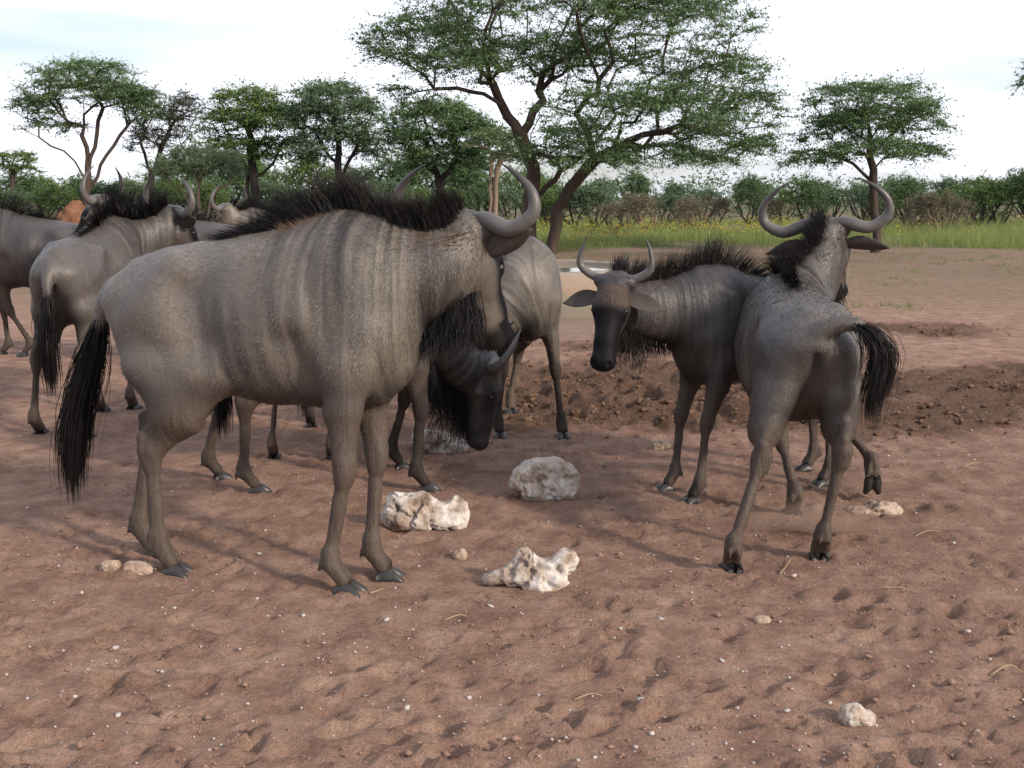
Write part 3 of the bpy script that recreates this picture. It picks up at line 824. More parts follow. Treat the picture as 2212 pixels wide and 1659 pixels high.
def ground_mat():
    m, nt, b = new_mat('red_sand')
    co = objco(nt); g = attr(nt, 'gmask'); sep = N(nt, 'ShaderNodeSeparateColor'); nt.links.new(g.outputs['Color'], sep.inputs[0])
    n1 = noise(nt, co, 0.8, 4); n2 = noise(nt, co, 5.0, 6, 0.72); n3 = noise(nt, co, 48, 5, 0.75); n4 = noise(nt, co, 190, 3, 0.75)
    c = ramp(nt, n2, [(0.30, (0.152, 0.090, 0.067)), (0.48, (0.272, 0.170, 0.126)), (0.68, (0.410, 0.278, 0.212))])
    c = mix(nt, math_n(nt, 'MULTIPLY', n1, 0.45), c, (0.215, 0.130, 0.096))
    gr = N(nt, 'ShaderNodeMapRange'); gr.inputs['From Min'].default_value = 0.25; gr.inputs['From Max'].default_value = 0.75
    gr.inputs['To Min'].default_value = 0.42; gr.inputs['To Max'].default_value = 1.6; nt.links.new(math_n(nt, 'ADD', math_n(nt, 'MULTIPLY', n3, 0.55), math_n(nt, 'MULTIPLY', n4, 0.45)), gr.inputs['Value'])
    cc = N(nt, 'ShaderNodeCombineColor'); [nt.links.new(gr.outputs[0], cc.inputs[i]) for i in range(3)]
    c = mix(nt, 0.9, c, cc.outputs[0], 'MULTIPLY')
    # sparse pale grit
    vo = N(nt, 'ShaderNodeTexVoronoi'); vo.inputs['Scale'].default_value = 75; nt.links.new(co, vo.inputs['Vector'])
    sp = math_n(nt, 'LESS_THAN', vo.outputs['Distance'], 0.16)
    sepc = N(nt, 'ShaderNodeSeparateColor'); nt.links.new(vo.outputs['Color'], sepc.inputs[0])
    sp = math_n(nt, 'MULTIPLY', sp, math_n(nt, 'GREATER_THAN', sepc.outputs[0], 0.86))
    c = mix(nt, sp, c, (0.36, 0.32, 0.29))
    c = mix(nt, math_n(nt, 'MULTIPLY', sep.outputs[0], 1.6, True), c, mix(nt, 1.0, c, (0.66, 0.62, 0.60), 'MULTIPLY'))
    mudc = mix(nt, n2, (0.070, 0.043, 0.031), (0.225, 0.135, 0.090))
    mudc = mix(nt, 0.6, mudc, cc.outputs[0], 'MULTIPLY')
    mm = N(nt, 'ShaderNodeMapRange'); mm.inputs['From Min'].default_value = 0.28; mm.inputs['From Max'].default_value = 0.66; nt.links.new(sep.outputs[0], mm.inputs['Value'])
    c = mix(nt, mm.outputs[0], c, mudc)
    c = mix(nt, math_n(nt, 'MULTIPLY', sep.outputs[1], math_n(nt, 'ADD', n2, 0.25), True), c, (0.105, 0.110, 0.055))    # thin greening
    far = noise(nt, scaled(nt, co, (0.5, 1.6, 1)), 0.9, 5, 0.65)
    c = mix(nt, math_n(nt, 'MULTIPLY', sep.outputs[1], far, True), c, (0.10, 0.088, 0.060))
    c = mix(nt, sep.outputs[2], c, (0.22, 0.17, 0.14))                                        # pale silt by the water
    nt.links.new(c, b.inputs['Base Color'])
    b.inputs['Roughness'].default_value = 0.93; b.inputs['Specular IOR Level'].default_value = 0.12
    n5 = noise(nt, co, 17, 5, 0.7)
    h = math_n(nt, 'ADD', math_n(nt, 'ADD', math_n(nt, 'MULTIPLY', n3, 0.6), math_n(nt, 'MULTIPLY', n4, 0.35)), math_n(nt, 'MULTIPLY', n5, math_n(nt, 'ADD', math_n(nt, 'MULTIPLY', mm.outputs[0], 4.0), 0.8)))
    nt.links.new(bump(nt, h, 1.0, 0.022), b.inputs['Normal'])
    return m
ground = mesh_obj('ground', np.stack([GX, GY, GZ], -1).reshape(-1, 3), gf, ground_mat())
tag(ground, 'bare red-brown sandy ground trampled with hoof prints', kind='structure')
green = smooth01(31, 36, GY + 2.5 * (fbm(GX * 0.3, GY * 0.3, oct=3, seed=14) - 0.5)) * 0.9
green = np.maximum(green, 0.55 * smooth01(13, 20, GY) * (0.4 + 0.6 * fbm(GX * 0.4, GY * 0.8, oct=3, seed=16)))
green = np.maximum(green, 0.5 * smooth01(16, 22, GY) * smooth01(0.45, 0.62, fbm(GX * 0.5, GY * 0.9, oct=3, seed=15)))
ground_shade = 0.26 * np.clip(1.25 * blob(GX, GY, 1.8, 6.6, 3.0, 3.2) * (0.5 + fbm(GX * 0.7, GY * 0.7, oct=3, seed=44)), 0, 1)  # shade over the middle and right foreground, painted into the ground colour
silt = smooth01(3.0, 0.2, pond_d(GX, GY)) * 0.8
attr_color(ground, 'gmask', np.stack([np.maximum(GM, ground_shade), green, silt], -1).reshape(-1, 3))

# ------------------------------------------------------------------ pond
def water_mat():
    m, nt, b = new_mat('pond_water')
    b.inputs['Base Color'].default_value = (0.17, 0.15, 0.095, 1); b.inputs['Roughness'].default_value = 0.06
    b.inputs['Specular IOR Level'].default_value = 0.5
    n = noise(nt, scaled(nt, objco(nt), (1.2, 0.5, 1)), 2.2, 3)
    nt.links.new(bump(nt, n, 0.05, 0.05), b.inputs['Normal'])
    return m
def trough_mat():
    m, nt, b = new_mat('trough_plaster'); co = objco(nt)
    sep = N(nt, 'ShaderNodeSeparateXYZ'); nt.links.new(co, sep.inputs[0])
    n = noise(nt, co, 5, 5, 0.6); n2 = noise(nt, co, 28, 4)
    h = math_n(nt, 'ADD', sep.outputs[2], math_n(nt, 'MULTIPLY', math_n(nt, 'SUBTRACT', n, 0.5), 0.25))
    c = ramp(nt, h, [(0.10, (0.15, 0.135, 0.10)), (0.24, (0.185, 0.18, 0.125)), (0.36, (0.27, 0.19, 0.135)), (0.55, (0.25, 0.205, 0.17))])
    c = mix(nt, math_n(nt, 'MULTIPLY', n2, 0.5), c, (0.14, 0.115, 0.09))
    nt.links.new(c, b.inputs['Base Color']); b.inputs['Roughness'].default_value = 0.85
    nt.links.new(bump(nt, n2, 0.4, 0.01), b.inputs['Normal']); return m
tr = empty('water_trough', (PC[0], PC[1], 0)); tag(tr, 'round raised concrete water trough with a green-stained plaster wall', 'trough')
prof = [(0, -0.1), (-0.015, 0.3), (-0.02, 0.545), (-0.04, 0.565), (-0.19, 0.57), (-0.21, 0.55), (-0.215, 0.1)]
vs, fs = [], []; K = 64; rg = np.random.default_rng(4)
for i in range(K):
    a = 2 * math.pi * i / K; j = rg.normal(0, 0.006)
    for (r, z) in prof: vs.append((math.cos(a) * (PR + r + j), math.sin(a) * (PR + r + j), z + j * (z > .5)))
p = len(prof)
for i in range(K):
    for j in range(p - 1): fs.append((i * p + j, ((i + 1) % K) * p + j, ((i + 1) % K) * p + j + 1, i * p + j + 1))
mesh_obj('wall', vs, fs, trough_mat(), tr)
wv = [(0, 0, 0.515)] + [(math.cos(2 * math.pi * i / K) * (PR - .2), math.sin(2 * math.pi * i / K) * (PR - .2), 0.515) for i in range(K)]
mesh_obj('water', wv, [(0, i + 1, (i + 1) % K + 1) for i in range(K)], water_mat(), tr, smooth=False)

# ------------------------------------------------------------------ salt stones and rocks
def stone_mat(name, pale, tan, dark, sc=9):
    m, nt, b = new_mat(name); co = objco(nt)
    n1 = noise(nt, co, sc, 5, 0.6, 0.4); n2 = noise(nt, co, sc * 5, 5, 0.7); n3 = noise(nt, co, sc * 16, 3, 0.7)
    c = ramp(nt, n1, [(0.33, dark), (0.43, tan), (0.58, pale)])
    g = N(nt, 'ShaderNodeMapRange'); g.inputs['From Min'].default_value = 0.3; g.inputs['From Max'].default_value = 0.7; g.inputs['To Min'].default_value = 0.62; g.inputs['To Max'].default_value = 1.2
    nt.links.new(n2, g.inputs['Value']); cc = N(nt, 'ShaderNodeCombineColor'); [nt.links.new(g.outputs[0], cc.inputs[i]) for i in range(3)]
    c = mix(nt, 1.0, c, cc.outputs[0], 'MULTIPLY')
    nt.links.new(c, b.inputs['Base Color']); b.inputs['Roughness'].default_value = 0.62; b.inputs['Specular IOR Level'].default_value = 0.35
    h = math_n(nt, 'ADD', n2, math_n(nt, 'MULTIPLY', n3, 0.5))
    nt.links.new(bump(nt, h, 0.6, 0.010), b.inputs['Normal'])
    return m
M['salt'] = stone_mat('salt_stone', (0.56, 0.51, 0.47), (0.33, 0.255, 0.20), (0.13, 0.095, 0.075))
M['rock'] = stone_mat('tan_rock', (0.42, 0.32, 0.25), (0.33, 0.235, 0.175), (0.21, 0.14, 0.10), 14)
def stone(name, label, cat, x0, x1, yb, yt, blobs, holes=(), rough=0.018, mat='salt', seed=0, vox=0.007, group=None, sink=0.015):
    """x0,x1 / yb,yt: photo extents; blobs in units of half width (x), depth (y), height 0..1 (z)"""
    c = gnd((x0 + x1) / 2, yb); dist = np.linalg.norm(c - np.array((0, 0, CH)))
    hw = (x1 - x0) / 2 / FPX * dist; ht = (yb - yt) / FPX * dist * 0.90
    c = c + np.array((0, hw * 0.62, 0))
    F = Field((-hw * 1.35, -hw * 1.2, -0.03), (hw * 1.35, hw * 1.2, ht * 1.4), vox)
    S3 = np.array((hw, hw, ht))
    for (a, b, r0, r1) in blobs:
        F.seg(np.array(a) * S3, np.array(b) * S3, (0, 1, 0), (r0[0] * hw, r0[1] * ht), (r1[0] * hw, r1[1] * ht), 0.03 * hw / 0.18)
    for (a, b, r) in holes:
        F.seg(np.array(a) * S3, np.array(b) * S3, (0, 1, 0), (r * hw, r * hw), (r * hw * 0.8, r * hw * 0.8), 0.02 * hw / 0.18, 'sub')
    V, Fc = F.mesh(0)
    cen = V.mean(0); d = nrm(V - cen); k = 0.18 / hw
    V = V + d * ((fbm(V[:, 0] * 13 * k, V[:, 1] * 13 * k, V[:, 2] * 13 * k, 3, seed) - 0.5) * rough * 2.4 / k)[:, None]
    pit = fbm(V[:, 0] * 38 * k, V[:, 1] * 38 * k, V[:, 2] * 38 * k, 3, seed + 3)
    V = V - d * (smooth01(0.52, 0.70, pit) * rough * 1.1 / k)[:, None]
    V[:, 2] = np.maximum(V[:, 2] - sink, -0.03)
    o = mesh_obj(name, V, Fc, M[mat], loc=tuple(c[:2]) + (float(ground_z(c[0], c[1] - hw * 0.3)),))
    tag(o, label, cat, group); return o
SG = 'pale salt stones on the sand'
stone('salt_stone', 'tall blocky whitish salt stone with a smooth licked hollow', 'stone', 1100, 1258, 1086, 976,
      [((-.45, 0, .4), (.4, 0, .42), (.55, .42), (.55, .42)), ((-.35, 0, .68), (.25, 0, .72), (.42, .26), (.45, .28)), ((-.55, -.1, .2), (.55, 0, .2), (.45, .22), (.42, .2))],
      [((.35, -.75, .55), (.62, -.75, .45), .17), ((-.15, -.7, .25), (-.1, -.7, .2), .08), ((-.1, -.1, 1.08), (.05, -.2, 1.05), .1)], 0.016, seed=1, group=SG)
stone('salt_stone', 'ragged white salt stone full of holes beside the bull\'s front feet', 'stone', 828, 1012, 1156, 1053,
      [((-.7, 0, .35), (.6, 0, .25), (.42, .35), (.38, .25)), ((-.65, 0, .6), (-.2, 0, .66), (.3, .32), (.28, .30)), ((.5, 0, .45), (.78, 0, .38), (.2, .42), (.15, .34)), ((.0, 0, .5), (.3, 0, .42), (.3, .3), (.25, .25))],
      [((-.35, -.6, .5), (-.1, -.5, .52), .10), ((.15, -.6, .6), (.15, -.3, .6), .07), ((.42, -.5, .8), (.42, .3, .85), .16), ((-.75, -.45, .6), (-.7, -.2, .6), .10), ((.7, -.5, .5), (.65, -.2, .5), .1)], 0.022, seed=2, group=SG)
stone('salt_stone', 'knobbly cream salt stone tapering to a low point, on open sand', 'stone', 1045, 1248, 1283, 1186,
      [((-.85, 0, .2), (.0, 0, .35), (.22, .17), (.42, .36)), ((.0, 0, .35), (.62, 0, .35), (.45, .36), (.38, .38)), ((-.2, 0, .75), (-.1, 0, .8), (.2, .26), (.18, .22)), ((.72, 0, .7), (.85, 0, .62), (.22, .28), (.16, .26)), ((.2, 0, .12), (.6, 0, .1), (.4, .14), (.3, .12))],
      [((.65, -.5, .52), (.62, -.2, .52), .09), ((-.45, -.5, .45), (-.4, -.2, .45), .08), ((.35, -.3, .98), (.3, .3, 1.02), .2), ((.95, -.2, .25), (.95, .3, .25), .14)], 0.022, seed=3, group=SG)
stone('salt_stone', 'shaded salt stone being licked under a lowered head', 'stone', 885, 1012, 984, 922,
      [((-.6, 0, .5), (.0, 0, .45), (.45, .5), (.4, .45)), ((.1, 0, .35), (.7, 0, .3), (.4, .4), (.3, .3))],
      [((-.25, -.6, .3), (-.2, -.3, .3), .16), ((.15, -.55, .2), (.4, -.5, .2), .14)], 0.022, seed=4, group=SG)
stone('flat_stone', 'flat tan stone lying near the striding wildebeest', 'stone', 1835, 1962, 1116, 1076, [((-.7, 0, .3), (.7, 0, .4), (.4, .3), (.4, .45)), ((.1, 0, .6), (.4, 0, .6), (.4, .35), (.35, .3))], (), 0.02, 'rock', 5)
stone('rounded_stone', 'smooth rounded pale stone beside the bull\'s hind hoof', 'stone', 252, 336, 1241, 1203, [((-.45, 0, .5), (.45, 0, .45), (.52, .5), (.48, .45))], (), 0.010, 'rock', 6, 0.005)
stone('small_stone', 'small angular stone touching the smooth rounded one', 'stone', 212, 258, 1237, 1209, [((-.4, 0, .5), (.4, 0, .5), (.55, .5), (.5, .5))], (), 0.016, 'rock', 7, 0.004)
stone('small_stone', 'small knobbly pink stone between the two front salt stones', 'stone', 977, 1011, 1212, 1178, [((-.2, 0, .45), (.2, 0, .5), (.75, .45), (.7, .5))], (), 0.018, 'rock', 8, 0.004)
stone('small_stone', 'small squarish stone alone on the sand near a dry stalk', 'stone', 1631, 1668, 1349, 1325, [((-.4, 0, .5), (.4, 0, .5), (.6, .5), (.6, .5))], (), 0.008, 'rock', 9, 0.004)
stone('half_buried_stone', 'half buried stone at the edge of the churned mud', 'stone', 1402, 1456, 972, 944, [((-.5, 0, .4), (.4, 0, .5), (.5, .5), (.55, .5))], (), 0.015, 'rock', 10, 0.006)
stone('lumpy_stone', 'lumpy grey-white stone low in the foreground', 'stone', 1822, 1902, 1575, 1517, [((-.4, 0, .5), (-.2, 0, .5), (.6, .5), (.55, .5)), ((.4, 0, .35), (.6, 0, .3), (.45, .35), (.35, .3))], (), 0.014, 'salt', 11, 0.005)
prng = np.random.default_rng(33)
def pebble_mesh(r, seed):
    V = []
    for i in range(4):
        t = math.pi * i / 3
        for j in range(6):
            a = 2 * math.pi * j / 6; q = prng.uniform(0.75, 1.15)
            V.append((math.sin(t) * math.cos(a) * r * q, math.sin(t) * math.sin(a) * r * q * 0.8, math.cos(t) * r * 0.6 * q))
    F_ = [(i * 6 + j, i * 6 + (j + 1) % 6, (i + 1) * 6 + (j + 1) % 6, (i + 1) * 6 + j) for i in range(3) for j in range(6)]
    return np.array(V), np.array(F_)
M['pebble'] = simple('pebble_white', (0.40, 0.36, 0.335), 0.8, 0.2, 25, 0.5, 0.3)
pm = []
for i in range(6):
    v, fc = pebble_mesh(1.0, i); o = mesh_obj('pebble', v, fc, M['pebble'], smooth=False); pm.append(o.data); bpy.data.objects.remove(o)
spots = [(1060, 1310), (1430, 1340), (905, 1225), (555, 1296), (655, 1330), (490, 1365), (480, 1385), (835, 1340), (250, 1395), (350, 1450), (255, 1548), (700, 1395), (880, 1545), (1385, 1525), (1465, 1420), (1560, 1430), (2010, 1415), (2090, 1370), (1870, 1425), (1340, 1360), (560, 1200), (330, 1165), (60, 1100), (140, 1060), (1715, 1250), (2060, 1180), (1985, 1105), (2105, 995), (1700, 1545), (1200, 1400), (960, 1480), (790, 1500)]
for i, (x, y) in enumerate(spots):
    p = gnd(x, y); o = bpy.data.objects.new('pebble', pm[i % 6]); COL.objects.link(o)
    r = prng.uniform(0.008, 0.015); o.scale = (r * prng.uniform(.8, 1.5), r, r * prng.uniform(.6, 1)); o.rotation_euler = (prng.uniform(-.3, .3), prng.uniform(-.3, .3), prng.uniform(0, 6))
    o.location = (p[0], p[1], float(ground_z(p[0], p[1])) + 0.3 * r)
    tag(o, 'small white pebble lying loose on the trampled red sand', 'pebble', 'white pebbles on the sand')
Vg, Fg = [], []; nb = 0
for i in range(1100):
    d = 2.7 + 9 * prng.random() ** 1.5; x = prng.uniform(-.5, .5) * d; r = prng.uniform(0.0025, 0.007) * (1.0 if prng.random() < .93 else 1.6)
    me = pm[i % 6]; v = np.array([q.co for q in me.vertices]) * r; a = prng.uniform(0, 6.28)
    v = np.stack([v[:, 0] * math.cos(a) - v[:, 1] * math.sin(a), v[:, 0] * math.sin(a) + v[:, 1] * math.cos(a), v[:, 2]], 1) + (x, d, float(ground_z(x, d)) + r * .3)
    Vg.append(v); Fg.append(np.array([p.vertices[:] for p in me.polygons]) + nb); nb += len(v)
tag(mesh_obj('gravel', np.concatenate(Vg), np.concatenate(Fg), M['pebble'], smooth=False), 'fine pale gravel strewn over the sand', 'gravel', kind='stuff')
# loose clods in the churned mud
Vg, Fg = [], []; nb = 0; k = 0
M['clod'] = simple('mud_clod', (0.135, 0.082, 0.057), 0.95, 0.1, 30, 0.5, 0.6, 0.01)
while k < 1500:
    d = prng.uniform(6.4, 13.5); x = prng.uniform(-.5, .5) * d
    if mudmask(np.array([x]), np.array([d]))[0] < prng.uniform(0.15, 0.7): continue
    k += 1; r = prng.uniform(0.012, 0.042) * (0.6 + 0.4 * prng.random()); me = pm[k % 6]; v = np.array([q.co for q in me.vertices]); v = v * (0.45 + 1.0 * prng.random((len(v), 1))) * r * prng.uniform(.7, 1.3, 3); a = prng.uniform(0, 6.28)
    v = np.stack([v[:, 0] * math.cos(a) - v[:, 1] * math.sin(a), v[:, 0] * math.sin(a) + v[:, 1] * math.cos(a), v[:, 2] * 0.9], 1) + (x, d, float(ground_z(x, d)) - r * .22)
    Vg.append(v); Fg.append(np.array([p.vertices[:] for p in me.polygons]) + nb); nb += len(v)
tag(mesh_obj('mud_clods', np.concatenate(Vg), np.concatenate(Fg), M['clod'], smooth=False), 'dark clods in the churned mud', 'mud', kind='stuff')
# crumbs of dry soil
nC = 5200; cd_ = 2.6 + 7.5 * prng.random(nC) ** 1.2; cx_ = prng.uniform(-.52, .52, nC) * cd_
kk_ = fbm(cx_ * 2.2, cd_ * 2.2, oct=2, seed=52) > 0.43; cx_, cd_ = cx_[kk_], cd_[kk_]; nC = len(cx_)
oc = np.array([(1, 0, 0), (0, 1, 0), (-1, 0, 0), (0, -1, 0), (0, 0, 1), (0, 0, -1.0)]); of = np.array([(0, 1, 4), (1, 2, 4), (2, 3, 4), (3, 0, 4), (1, 0, 5), (2, 1, 5), (3, 2, 5), (0, 3, 5)])
cr_ = prng.uniform(0.003, 0.009, nC) * np.where(prng.random(nC) < .05, 2.0, 1)
vv = oc[None] * cr_[:, None, None] * prng.uniform(.6, 1.3, (nC, 6, 1)) * np.array((1, 1, .75)); an = prng.uniform(0, 6.28, nC)
vv = np.stack([vv[..., 0] * np.cos(an)[:, None] - vv[..., 1] * np.sin(an)[:, None], vv[..., 0] * np.sin(an)[:, None] + vv[..., 1] * np.cos(an)[:, None], vv[..., 2]], -1)
vv += np.stack([cx_, cd_, ground_z(cx_, cd_) + cr_ * .25], 1)[:, None]
M['crumb'] = simple('soil_crumb', (0.225, 0.142, 0.108), 0.95, 0.1, 9, 0.4, 0)
tag(mesh_obj('soil_crumbs', vv.reshape(-1, 3), (of[None] + np.arange(nC)[:, None, None] * 6).reshape(-1, 3), M['crumb'], smooth=False), 'crumbs of dry red soil scattered over the sand', 'soil', kind='stuff')
# dry stalks
M['straw'] = simple('dry_straw', (0.30, 0.235, 0.14), 0.7, 0.2, 40, 0.2, 0)
for (xa, ya, xb, yb) in [(1685, 1243, 1708, 1213), (2140, 1455, 2211, 1447), (1975, 1160, 2030, 1155), (2080, 1015, 2120, 1005), (1905, 1280, 1985, 1283), (1240, 1515, 1300, 1508), (960, 1345, 1010, 1338), (800, 1285, 830, 1270)]:
    a, b = gnd(xa, ya), gnd(xb, yb); mid = (a + b) / 2 + np.array((0.01, 0.015, 0.006))
    for q in (a, b, mid): q[2] += float(ground_z(q[0], q[1])) + 0.006
    v, fc = tube(spline([a, mid, b], 8), np.linspace(0.0028, 0.0014, 8), 5)
    tag(mesh_obj('dry_stalk', v, fc, M['straw']), 'thin dry straw stalk lying on the sand', 'stalk', 'dry stalks on the sand')
# termite mound
mc = gnd(165, 566); F = Field((-1.2, -1.2, -0.1), (1.2, 1.2, 1.9), 0.045)
for (a, b, r0, r1) in [((0, 0, 0), (0.05, 0, 1.0), (0.8, 0.8), (0.32, 0.32)), ((0.05, 0, .9), (0.12, 0, 1.35), (0.3, 0.3), (0.12, 0.12)), ((-.45, -.1, 0), (-.25, 0, .55), (.45, .45), (.2, .2)), ((.4, 0, 0), (.3, 0, .7), (.4, .4), (.2, .2))]:
    F.seg(a, b, (0, 1, 0), r0, r1, 0.15)
V, Fc = F.mesh(1); d = nrm(V - (0, 0, 0.4)); V += d * ((fbm(V[:, 0] * 4, V[:, 1] * 4, V[:, 2] * 4, 4, 6) - 0.5) * 0.42)[:, None]
tag(mesh_obj('termite_mound', V, Fc, simple('orange_earth', (0.165, 0.082, 0.048), 0.95, 0.1, 7, 0.4, 0.7, 0.05), loc=(mc[0], mc[1], 0)), 'pointed orange earth termite mound beyond the left animals', 'termite mound')

# ------------------------------------------------------------------ trees
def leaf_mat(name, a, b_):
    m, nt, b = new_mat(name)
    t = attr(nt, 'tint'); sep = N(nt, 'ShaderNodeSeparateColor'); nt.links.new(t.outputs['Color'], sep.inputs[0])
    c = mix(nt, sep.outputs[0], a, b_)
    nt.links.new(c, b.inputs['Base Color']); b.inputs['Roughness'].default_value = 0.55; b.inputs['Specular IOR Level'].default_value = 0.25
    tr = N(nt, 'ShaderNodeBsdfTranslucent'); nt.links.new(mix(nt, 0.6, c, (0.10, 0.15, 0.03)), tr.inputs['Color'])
    ms = N(nt, 'ShaderNodeMixShader'); ms.inputs[0].default_value = 0.36
    nt.links.new(b.outputs[0], ms.inputs[1]); nt.links.new(tr.outputs[0], ms.inputs[2])
    nt.links.new(ms.outputs[0], nt.nodes['Material Output'].inputs['Surface'])
    return m
M['leaf'] = leaf_mat('acacia_leaf', (0.050, 0.115, 0.052), (0.165, 0.270, 0.110))
M['leaf_blue'] = leaf_mat('greygreen_leaf', (0.080, 0.145, 0.088), (0.180, 0.265, 0.150))
M['leaf_bright'] = leaf_mat('bright_leaf', (0.062, 0.135, 0.040), (0.19, 0.28, 0.085))
M['leaf_dull'] = leaf_mat('dull_leaf', (0.040, 0.052, 0.038), (0.085, 0.105, 0.065))
M['bark'] = simple('acacia_bark', (0.062, 0.046, 0.038), 0.9, 0.15, 14, 0.45, 0.8, 0.03, (1, 1, 0.25))
M['bark_pale'] = simple('pale_bark', (0.21, 0.155, 0.115), 0.9, 0.15, 14, 0.35, 0.6, 0.02, (1, 1, 0.25))
M['bark_dark'] = simple('dark_bark', (0.036, 0.029, 0.028), 0.9, 0.15, 14, 0.4, 0.6, 0.02, (1, 1, 0.25))

def grow(stems, att, rng, step=0.3, up=0.0, pathw=0.22):
    pos = []; par = []; plen = []
    for (p0, pts) in stems:                 # p0: index of an earlier stem's point to start at (or None)
        pts = np.asarray(pts, float); seglen = np.linalg.norm(np.diff(pts, axis=0), axis=1).sum()
        q = spline(pts, max(3, int(seglen / step) + 1)); q[1:-1] += rng.normal(0, 0.03, (len(q) - 2, 3)) * step / 0.3
        if p0 is not None and len(pos):
            d = np.linalg.norm(np.array(pos) - q[0], axis=1); prev = int(d.argmin()); q = q[1:]
        else:
            pos.append(q[0]); par.append(-1); plen.append(0); prev = len(pos) - 1; q = q[1:]
        for v in q:
            pos.append(v); par.append(prev); plen.append(plen[prev] + np.linalg.norm(v - pos[prev])); prev = len(pos) - 1
    nst = len(pos)
    cap = nst + len(att) * 14
    PA = np.zeros((cap, 3)); PA[:nst] = pos; LA = np.zeros(cap); LA[:nst] = plen
    PR_ = np.full(cap, -1); PR_[:nst] = par; n = nst; tips = []
    crown0 = PA[nst // 3]
    order = np.argsort(np.linalg.norm(att - crown0, axis=1))
    lowz = PA[:nst, 2].min() + 0.25 * (att[:, 2].max() - PA[:nst, 2].min())
    ok0 = np.ones(cap, bool); ok0[:nst] = PA[:nst, 2] > lowz * 0.55
    for k in order:
        a = att[k]; d = np.linalg.norm(PA[:n] - a, axis=1)
        cost = d + pathw * LA[:n] + 1.2 * np.maximum(PA[:n, 2] - a[2] - 0.1, 0) + np.where(ok0[:n], 0, 9)
        j = int(cost.argmin()); dd = d[j]
        m = int(np.clip(dd / step, 1, 12)); p = PA[j]
        pd = nrm(p - PA[PR_[j]]) if PR_[j] >= 0 else np.array((0, 0, 1.0))
        ctl = p + (pd * 0.45 + nrm(a - p) * 0.3 + np.array((0, 0, up))) * dd * 0.6
        prev = j
        for i in range(1, m + 1):
            t = i / m; v = (1 - t) ** 2 * p + 2 * t * (1 - t) * ctl + t * t * a
            if i < m: v = v + rng.normal(0, 0.045, 3) * min(step, dd) / 0.4
            PA[n] = v; PR_[n] = prev; LA[n] = LA[prev] + np.linalg.norm(v - PA[prev]); prev = n; n += 1
        tips.append(prev)
    return PA[:n], PR_[:n], np.array(tips), nst

def branch_mesh(PA, PR_, tip_r, base_r, sides=5, expo=2.3):
    n = len(PA); acc = np.zeros(n); kids = [[] for _ in range(n)]
    for i in range(n - 1, -1, -1):
        if not kids[i]: acc[i] = tip_r ** expo
        if PR_[i] >= 0: acc[PR_[i]] += acc[i]; kids[PR_[i]].append(i)
    rad = acc ** (1 / expo); roots = [i for i in range(n) if PR_[i] < 0]
    mr = max(rad[i] for i in roots)
    k = math.log(base_r / tip_r) / max(math.log(mr / tip_r), 1e-6)
    rad = tip_r * (rad / tip_r) ** k
    V = []; F = []
    def ring(c, d, r):
        d = d / (np.linalg.norm(d) + 1e-9); ref = np.array((0, 1.0, 0)) if abs(d[1]) < 0.9 else np.array((1.0, 0, 0))
        s = np.cross(d, ref); s /= np.linalg.norm(s); u = np.cross(d, s); b = len(V)
        for q in range(sides):
            a = 2 * math.pi * q / sides; V.append(c + (s * math.cos(a) + u * math.sin(a)) * r)
        return b
    rings = {}
    for i in range(n):
        if PR_[i] < 0:
            nx_ = kids[i][0] if kids[i] else i
            rings[i] = ring(PA[i] - (0, 0, 0.15), PA[nx_] - PA[i], rad[i] * 1.35)
        else:
            p = PR_[i]; d = PA[i] - PA[p]
            mk = max(kids[i], key=lambda c: rad[c]) if kids[i] else None
            dd = d if mk is None else PA[mk] - PA[p]
            rings[i] = ring(PA[i], dd, rad[i])
            main = max(kids[p], key=lambda c: rad[c]) == i
            b0 = rings[p] if main else ring(PA[p], d, rad[i] * 1.1)
            b1 = rings[i]
            for q in range(sides):
                q2 = (q + 1) % sides; F.append((b0 + q, b0 + q2, b1 + q2, b1 + q))
    return np.array(V), np.array(F), rad

def sprays(out, rng, flat, K):
    m = len(out)
    dirs = out[:, None, :] * 0.75 + rng.normal(0, 0.75, (m, K, 3)) * np.array((1, 1, flat * 1.6))
    return dirs / (np.linalg.norm(dirs, axis=2, keepdims=True) + 1e-6) * rng.uniform(0.6, 1.3, (m, K, 1))
def leaves(cent, out, rng, n, spread, flat, size, tint_c, K=5, tight=0.05, dirs=None):
    m = len(cent); tc_ = np.repeat(tint_c, n)
    if dirs is None: dirs = sprays(out, rng, flat, K)
    k = rng.integers(0, K, (m, n)); d = dirs[np.arange(m)[:, None], k].reshape(-1, 3)
    al_ = rng.uniform(-0.25, 1.0, m * n)
    off = d * (al_ * spread)[:, None] + np.array((0, 0, -0.12)) * (al_ ** 2 * spread)[:, None] + rng.normal(0, 1, (m * n, 3)) * np.array((1, 1, 0.6)) * spread * tight
    c = np.repeat(cent, n, 0) + off
    nrm_ = nrm(np.array((0, 0, 1.0)) + rng.normal(0, 0.9, (m * n, 3)))
    ax = nrm(np.cross(nrm_, rng.normal(0, 1, (m * n, 3)))); bx = np.cross(nrm_, ax)
    L = rng.uniform(0.55, 1.15, m * n) * size; W = L * rng.uniform(0.28, 0.5, m * n)
    V = np.stack([c - ax * L[:, None] / 2, c + bx * W[:, None] / 2, c + ax * L[:, None] / 2, c - bx * W[:, None] / 2], 1).reshape(-1, 3)
    F = np.arange(m * n * 4).reshape(-1, 4)
    t = np.clip(tc_ + rng.normal(0, 0.22, m * n), 0, 1)
    return V, F, np.repeat(t, 4)

